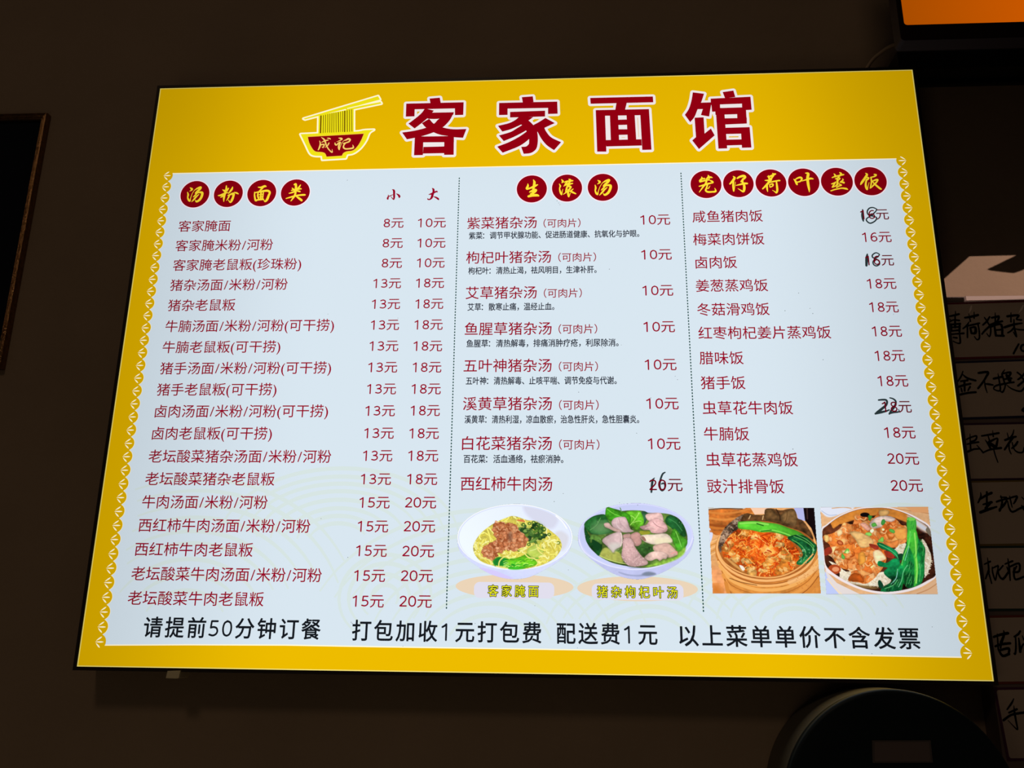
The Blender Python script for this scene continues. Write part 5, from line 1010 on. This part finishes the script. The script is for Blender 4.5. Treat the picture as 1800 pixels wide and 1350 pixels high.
# ---------------------------------------------------------------- gilt picture frame at the left
UR, VT, VB, WR = FRAME['ur'], FRAME['vt'], FRAME['vb'], FRAME['wr']
UL = UR - 330
M_GILT = solid('antique_gilt', (0.30, 0.16, 0.065), 0.2, 0.9, noise=0.3, scale=160, bump=0.25, bscale=420)
M_GLASS = solid('picture_glass', (0.006, 0.008, 0.016), 0.08, spec=0.3)
PF = empty('picture_frame', wp((UL + UR) / 2, VB, 0), 'dark picture in an ornate gilt frame hanging left of the menu', 'picture frame')
prof = [(0, 0), (0, 9), (1.2, 12.5), (2.6, 12.8), (3.4, 11.2), (4.6, 10.6), (6.4, 11.4), (8.0, 11.2), (9.2, 9.4), (10.2, 9.6), (11.2, 9.4), (12.2, 7.6), (12.2, 2)]
sc = WR / 12.2
def moulding(corner_a, corner_b, da, db):
    bm = bmesh.new()
    rows = []
    for (c, d) in ((corner_a, da), (corner_b, db)):
        rows.append([bm.verts.new(wp(c[0] + d[0] * p[0] * sc, c[1] + d[1] * p[0] * sc, p[1])) for p in prof])
    for i in range(len(prof) - 1):
        bm.faces.new([rows[0][i], rows[0][i + 1], rows[1][i + 1], rows[1][i]])
    o = link('moulding', bm_mesh('moulding', bm), M_GILT)
    adopt(o, PF)
cs = [(UL, VB), (UR, VB), (UR, VT), (UL, VT)]
dd = [(1, 1), (-1, 1), (-1, -1), (1, -1)]
for i in range(4):
    moulding(cs[i], cs[(i + 1) % 4], dd[i], dd[(i + 1) % 4])
box('picture', UL + WR - 2, VB + WR - 2, 1, UR - WR + 2, VT - WR + 2, 3.0, M_GLASS, PF)
f = Flat(); f.poly([(UR - 125, VB + 140), (UR - 62, VB + 148), (UR - 58, VB + 60), (UR - 90, VB + 20), (UR - 150, VB + 30)])
adopt(link('painted_reflection', f.mesh('painted_reflection', 0, 3.1), solid('reflection_grey', (0.10, 0.09, 0.09), 0.5)), PF)  # reflection in the glass, painted as a flat grey shape
bm = bmesh.new()
n = 0
v = VB + 6
while v < VT - 6:
    m4 = Matrix.Translation(wp(UR - WR * 0.56, v, 11.0))
    bmesh.ops.create_icosphere(bm, subdivisions=1, radius=0.0011, matrix=m4)
    v += 4.2
u = UL + 6
while u < UR - 6:
    bmesh.ops.create_icosphere(bm, subdivisions=1, radius=0.0011, matrix=Matrix.Translation(wp(u, VT - WR * 0.56, 11.0)))
    u += 4.2
adopt(link('beading', bm_mesh('beading', bm, True), M_GILT, kind='stuff'), PF)

# ---------------------------------------------------------------- television on a bracket, upper right
M_TV = solid('tv_plastic', (0.012, 0.006, 0.006), 0.75, spec=0.08)
M_SCR = bpy.data.materials.new('orange_screen'); M_SCR.use_nodes = True
_n = M_SCR.node_tree; _n.nodes.remove(_n.nodes['Principled BSDF'])
_e = _n.nodes.new('ShaderNodeEmission'); _g = _n.nodes.new('ShaderNodeTexCoord'); _s = _n.nodes.new('ShaderNodeSeparateXYZ'); _r = _n.nodes.new('ShaderNodeValToRGB')
_n.links.new(_g.outputs['Generated'], _s.inputs[0]); _n.links.new(_s.outputs[0], _r.inputs[0]); _n.links.new(_r.outputs[0], _e.inputs[0]); _n.links.new(_e.outputs[0], _n.nodes['Material Output'].inputs['Surface'])
_r.color_ramp.elements[0].color = lin((168, 76, 0)) + (1,); _r.color_ramp.elements[1].color = lin((226, 96, 0)) + (1,)
_r.color_ramp.elements[1].position = 0.35
TVD = TV_D
ub, vb = TV['l'][0], TV['b2'][1]
us, vs_ = (TV['s'][0] + TV['s2'][0]) / 2, TV['s'][1]
TW, TH = 900, 520
T = empty('television', wp(ub + TW / 2, vb, TVD - 20), 'wall television with an orange lit screen and black bezel above the handwritten cards', 'television')
bz = us - ub
def round_rect(u0, v0, u1, v1, r, k=6):
    pts = []
    for cx, cy, a0 in ((u1 - r, v1 - r, 0), (u0 + r, v1 - r, 90), (u0 + r, v0 + r, 180), (u1 - r, v0 + r, 270)):
        pts += [(cx + r * math.cos(math.radians(a0 + 90 * i / k)), cy + r * math.sin(math.radians(a0 + 90 * i / k))) for i in range(k + 1)]
    return pts
f = Flat(); f.poly(round_rect(us, vs_, ub + TW - bz, vb + TH - bz, 4))
adopt(link('screen', f.mesh('screen', 0, TVD - 1.2), M_SCR), T)
bm = bmesh.new()
o2 = round_rect(ub, vb, ub + TW, vb + TH, 5); i2 = round_rect(us, vs_, ub + TW - bz, vb + TH - bz, 4)
Lr = [[bm.verts.new(wp(p[0], p[1], d)) for p in s] for s, d in ((o2, TVD - 22), (o2, TVD - 2), (i2, TVD), (i2, TVD - 3))]
for a, b in zip(Lr, Lr[1:]):
    for i in range(len(a)):
        j = (i + 1) % len(a); bm.faces.new([a[i], a[j], b[j], b[i]])
adopt(link('bezel', bm_mesh('bezel', bm), M_TV), T)
box('back_cover', ub + 60, vb + 70, TVD - 60, ub + TW - 60, vb + TH - 60, TVD - 20, M_TV, T, bevel=6)
box('back_panel', ub + 2, vb + 2, TVD - 22, ub + TW - 2, vb + TH - 2, TVD - 16, M_TV, T)
box('support_arm', ub + TW / 2 - 60, vb + TH - 200, 0, ub + TW / 2 + 60, vb + TH - 80, TVD - 58, M_DARK, T)

# black rail that runs along the wall below the television
RL = empty('ledge_rail', wp(RAIL['a'][0] + 450, RAIL['b'][1], 0), 'black ledge rail along the wall under the television', 'rail')
M_RAIL = solid('black_lacquer', (0.012, 0.010, 0.010), 0.3)
box('rail_body', RAIL['a'][0], RAIL['b'][1], 0, RAIL['a'][0] + 900, RAIL['a'][1] + 6, 40, M_RAIL, RL, bevel=1.5)
box('rail_lip', RAIL['a'][0] + 12, RAIL['d'][1], 0, RAIL['a'][0] + 900, RAIL['b'][1], 12, solid('brown_lip', (0.55, 0.36, 0.30), 0.4), RL, bevel=0.8)
box('rail_bead', RAIL['a'][0] + 14, RAIL['e'][1] - 2.0, 0, RAIL['a'][0] + 900, RAIL['e'][1] + 0.8, 8, M_RAIL, RL, bevel=1.0)

# cable that comes down from the television behind the menu
cu = bpy.data.curves.new('cable', 'CURVE'); cu.dimensions = '3D'; cu.bevel_depth = 0.003; cu.bevel_resolution = 3
spn = cu.splines.new('POLY'); q = smooth([(p[0], p[1], 6 + 8 * i) for i, p in enumerate(CABLE)], 6)
q = [(CABLE[0][0] - 4, CABLE[0][1] - 30, 5)] + q
spn.points.add(len(q) - 1)
for p, a in zip(spn.points, q): p.co = tuple(wp(*a)) + (1,)
_o = bpy.data.objects.new('cable_curve', cu); COL.objects.link(_o)
me = bpy.data.meshes.new_from_object(_o.evaluated_get(bpy.context.evaluated_depsgraph_get())); bpy.data.objects.remove(_o)
co = link('power_cable', me, solid('brown_cable', (0.62, 0.46, 0.30), 0.5))
co['label'] = 'brown cable running from under the television down behind the menu'; co['category'] = 'cable'

# ---------------------------------------------------------------- board with handwritten cards at the right
M_BOARD = solid('dark_board', (0.16, 0.115, 0.10), 0.6, noise=0.1, scale=14)
b0 = max(BD['l'][0], 1209.0); bt = BD['t2'][1]
DB = empty('display_board', wp(b0 + 170, -260, 0), 'dark board standing off the wall that carries the handwritten cards', 'board')
box('board_panel', b0, -260, 0, b0 + 330, bt, 38, M_BOARD, DB, bevel=1.0)
box('top_strip', BD['tl'][0], bt, 20, b0 + 330, BD['t'][1], 39, solid('pale_strip', (0.30, 0.22, 0.19), 0.5), DB, bevel=0.6)
box('strip_end', b0, bt, 20, BD['tl'][0], BD['t'][1] - 1, 38.5, M_BOARD, DB)
M_PAPER = solid('card_paper', (0.50, 0.40, 0.32), 0.5, noise=0.05, scale=9, spec=0.25)
M_INK = solid('marker_black', (0.005, 0.004, 0.005), 1.0, spec=0.0)
BORD = [('red', (0.16, 0.012, 0.02)), ('blue', (0.012, 0.012, 0.05)), ('purple', (0.055, 0.012, 0.045)), ('olive yellow', (0.20, 0.13, 0.015)), ('green', (0.02, 0.045, 0.03)), ('orange red', (0.20, 0.035, 0.012)), ('magenta', (0.085, 0.012, 0.05))]
CL = ['handwritten paper card with a red border, topmost on the board', 'handwritten paper card with a blue border, second from the top', 'handwritten paper card with a purple border, third from the top', 'handwritten paper card with an olive yellow border, fourth from the top', 'handwritten paper card with a green border, fifth from the top', 'handwritten paper card with an orange red border, sixth from the top', 'handwritten paper card with a magenta border, lowest and set furthest right']
for i, (qd, hd) in enumerate(zip(CARDS, HAND)):
    a, b, c, d = [np.array(p) for p in qd]
    sl = float(np.clip(((b - a)[1] / (b - a)[0] + (c - d)[1] / (c - d)[0]) / 2, -0.03, 0.03))
    UE = 1478.0 + 4 * math.sin(i * 2.1)
    b2 = np.array([UE, a[1] + sl * (UE - a[0])]); c2 = np.array([UE, d[1] + sl * (UE - d[0])])
    cr = empty('handwritten_card', wp((a[0] + b2[0]) / 2, (c2[1] + d[1]) / 2, 38), CL[i], 'card', 'handwritten cards on the board')
    ex = (b2 - a) / np.linalg.norm(b2 - a); ey = np.array([-ex[1], ex[0]])
    bw = 3.0
    f = Flat()
    o4 = [d - ex * bw - ey * bw, c2 + ex * bw - ey * bw, b2 + ex * bw + ey * bw, a - ex * bw + ey * bw]
    f.poly([tuple(p) for p in o4])
    bmx = bmesh.new()
    vv = [[bmx.verts.new(wp(p[0], p[1], dd_)) for p in o4] for dd_ in (38.1, 38.9)]
    bmx.faces.new(vv[1]); bmx.faces.new(vv[0][::-1])
    for j in range(4): bmx.faces.new([vv[0][j], vv[0][(j + 1) % 4], vv[1][(j + 1) % 4], vv[1][j]])
    adopt(link('coloured_border', bm_mesh('coloured_border', bmx), solid('border_' + BORD[i][0].replace(' ', '_'), BORD[i][1], 0.35), label=BORD[i][0] + ' border'), cr)
    r = 3.0
    pts = []
    for p, e1, e2 in ((d, ex, ey), (c2, ey, -ex), (b2, -ex, -ey), (a, -ey, ex)):
        for t in (0, .25, .5, .75, 1):
            w = 1 - math.sin(t * math.pi / 2); w2 = 1 - math.cos(t * math.pi / 2)
            pts.append(tuple(p + e2 * r * w + e1 * r * w2))
    f = Flat(); f.poly(pts)
    adopt(link('paper_sheet', f.mesh('paper_sheet', 0, 39.1), M_PAPER), cr)
    f = Flat()
    extra = {0: 2, 1: 1}.get(i, 0)
    for st in hd[:len(hd) - extra]: f.stroke([(p[0], p[1], p[2] * 0.86) for p in st], k=8, sub=3)
    if extra:
        f2 = Flat()
        for st in hd[len(hd) - extra:]: f2.stroke(st, k=8, sub=3)
        adopt(link('handwritten_price', f2.mesh('handwritten_price', 0, 39.5), M_INK), cr)
    adopt(link('handwriting', f.mesh('handwriting', 0, 39.5), M_INK), cr)
    if i == 0:
        f = Flat()
        for g in GLINTS: f.ribbon([tuple(p) for p in g], [1.6, 3.0, 0.8])
        adopt(link('painted_glint', f.mesh('painted_glint', 0, 39.7), solid('glint_pale', (0.9, 0.75, 0.66), 0.3)), cr)  # glints of light painted as pale marks on the top card

# ---------------------------------------------------------------- round wall drum, lower right
M_DRUM = solid('dark_teal_plastic', (0.006, 0.014, 0.018), 0.45, spec=0.25)
M_DRUMB = solid('olive_back_shell', (0.15, 0.135, 0.10), 0.6, spec=0.2)
(cu_, cv_), RD, DD = DRUM
DR = empty('round_drum', wp(cu_, cv_, 0), 'round dark drum on the wall with a small grey label plate, below the menu', 'drum')
def lathe(name, prof, mat, parent, n=96):
    bm = bmesh.new(); rows = []
    for r, d in prof:
        rows.append([bm.verts.new(wp(cu_ + r * math.cos(2 * math.pi * i / n), cv_ + r * math.sin(2 * math.pi * i / n), d)) for i in range(n)] if r > 0 else [bm.verts.new(wp(cu_, cv_, d))])
    for a, b in zip(rows, rows[1:]):
        for i in range(n):
            j = (i + 1) % n
            if len(b) == 1: bm.faces.new([a[i], a[j], b[0]])
            else: bm.faces.new([a[i], a[j], b[j], b[i]])
    return adopt(link(name, bm_mesh(name, bm, True), mat), parent)
lathe('back_shell', [(RD - 3, 0), (RD - 1, 3), (RD, 10), (RD, 102)], M_DRUMB, DR)
lathe('front_cover', [(RD - 1.5, 101), (RD + 0.6, 102), (RD + 0.6, 107), (RD - 0.4, 110), (RD - 2.4, 111.6), (RD - 5, 112.2), (RD - 30, 112.6), (60, 113.4), (0, 113.8)], M_DRUM, DR)
a, b, c, d = DRUM_LABEL
f = Flat(); f.poly([tuple(p) for p in DRUM_LABEL])
def plate(name, pts, d0, d1, mat, par):
    bm = bmesh.new()
    vv = [[bm.verts.new(wp(p[0], p[1], x)) for p in pts] for x in (d0, d1)]
    bm.faces.new(vv[1]); bm.faces.new(vv[0][::-1])
    for j in range(len(pts)): bm.faces.new([vv[0][j], vv[0][(j + 1) % len(pts)], vv[1][(j + 1) % len(pts)], vv[1][j]])
    return adopt(link(name, bm_mesh(name, bm), mat), par)
ce = np.mean(np.array(DRUM_LABEL), 0)
pl = plate('label_plate', [tuple(p) for p in DRUM_LABEL], 112.5, 115.2, solid('plate_frame', (0.10, 0.085, 0.08), 0.4), DR)
pi_ = plate('label_inlay', [tuple(ce + (np.array(p) - ce) * np.array([0.93, 0.86])) for p in DRUM_LABEL], 115.0, 115.5, solid('plate_grey', (0.15, 0.115, 0.11), 0.5), DR)

# ---------------------------------------------------------------- body of the added unseen spot, plate hole cut to the light patch outline
PLANE_T = 0.2
ax = (SPOT_AIM - SPOT_LOC).normalized()
sx_ = ax.cross(Vector((0, 0, 1))).normalized(); sy_ = sx_.cross(ax)
pd_ = (SPOT_AIM - SPOT_LOC).length * PLANE_T
def on_plate(p):
    r = wp(p[0], p[1], p[2]) - SPOT_LOC
    r = r * (pd_ / r.dot(ax))
    return (r.dot(sx_), r.dot(sy_))
hole = [on_plate(p) for p in PATCH]
SL = empty('added_spot', SPOT_LOC, 'black unseen spot added with a plate cut to shape the light patch on the wall', 'lamp')
outer = [(-0.16, -0.16), (0.16, -0.16), (0.16, 0.16), (-0.16, 0.16)]
tri = tessellate_polygon([[Vector((p[0], p[1], 0)) for p in outer], [Vector((p[0], p[1], 0)) for p in hole]])
allp = outer + hole
me = bpy.data.meshes.new('gobo_plate')
me.from_pydata([tuple(SPOT_LOC + ax * pd_ + sx_ * p[0] + sy_ * p[1]) for p in allp], [], [tuple(t) for t in tri])
adopt(link('gobo_plate', me, M_DARK), SL)
bm = bmesh.new()
rw = []
for r, t in ((0.05, -0.10), (0.055, -0.04), (0.16, pd_ - 0.002)):
    rw.append([bm.verts.new(SPOT_LOC + ax * t + sx_ * r * math.cos(2 * math.pi * i / 32) + sy_ * r * math.sin(2 * math.pi * i / 32)) for i in range(32)])
for a_, b_ in zip(rw, rw[1:]):
    for i in range(32): bm.faces.new([a_[i], a_[(i + 1) % 32], b_[(i + 1) % 32], b_[i]])
bm.faces.new(rw[0])
adopt(link('added_spot_body', bm_mesh('added_spot_body', bm, True), M_DARK), SL)
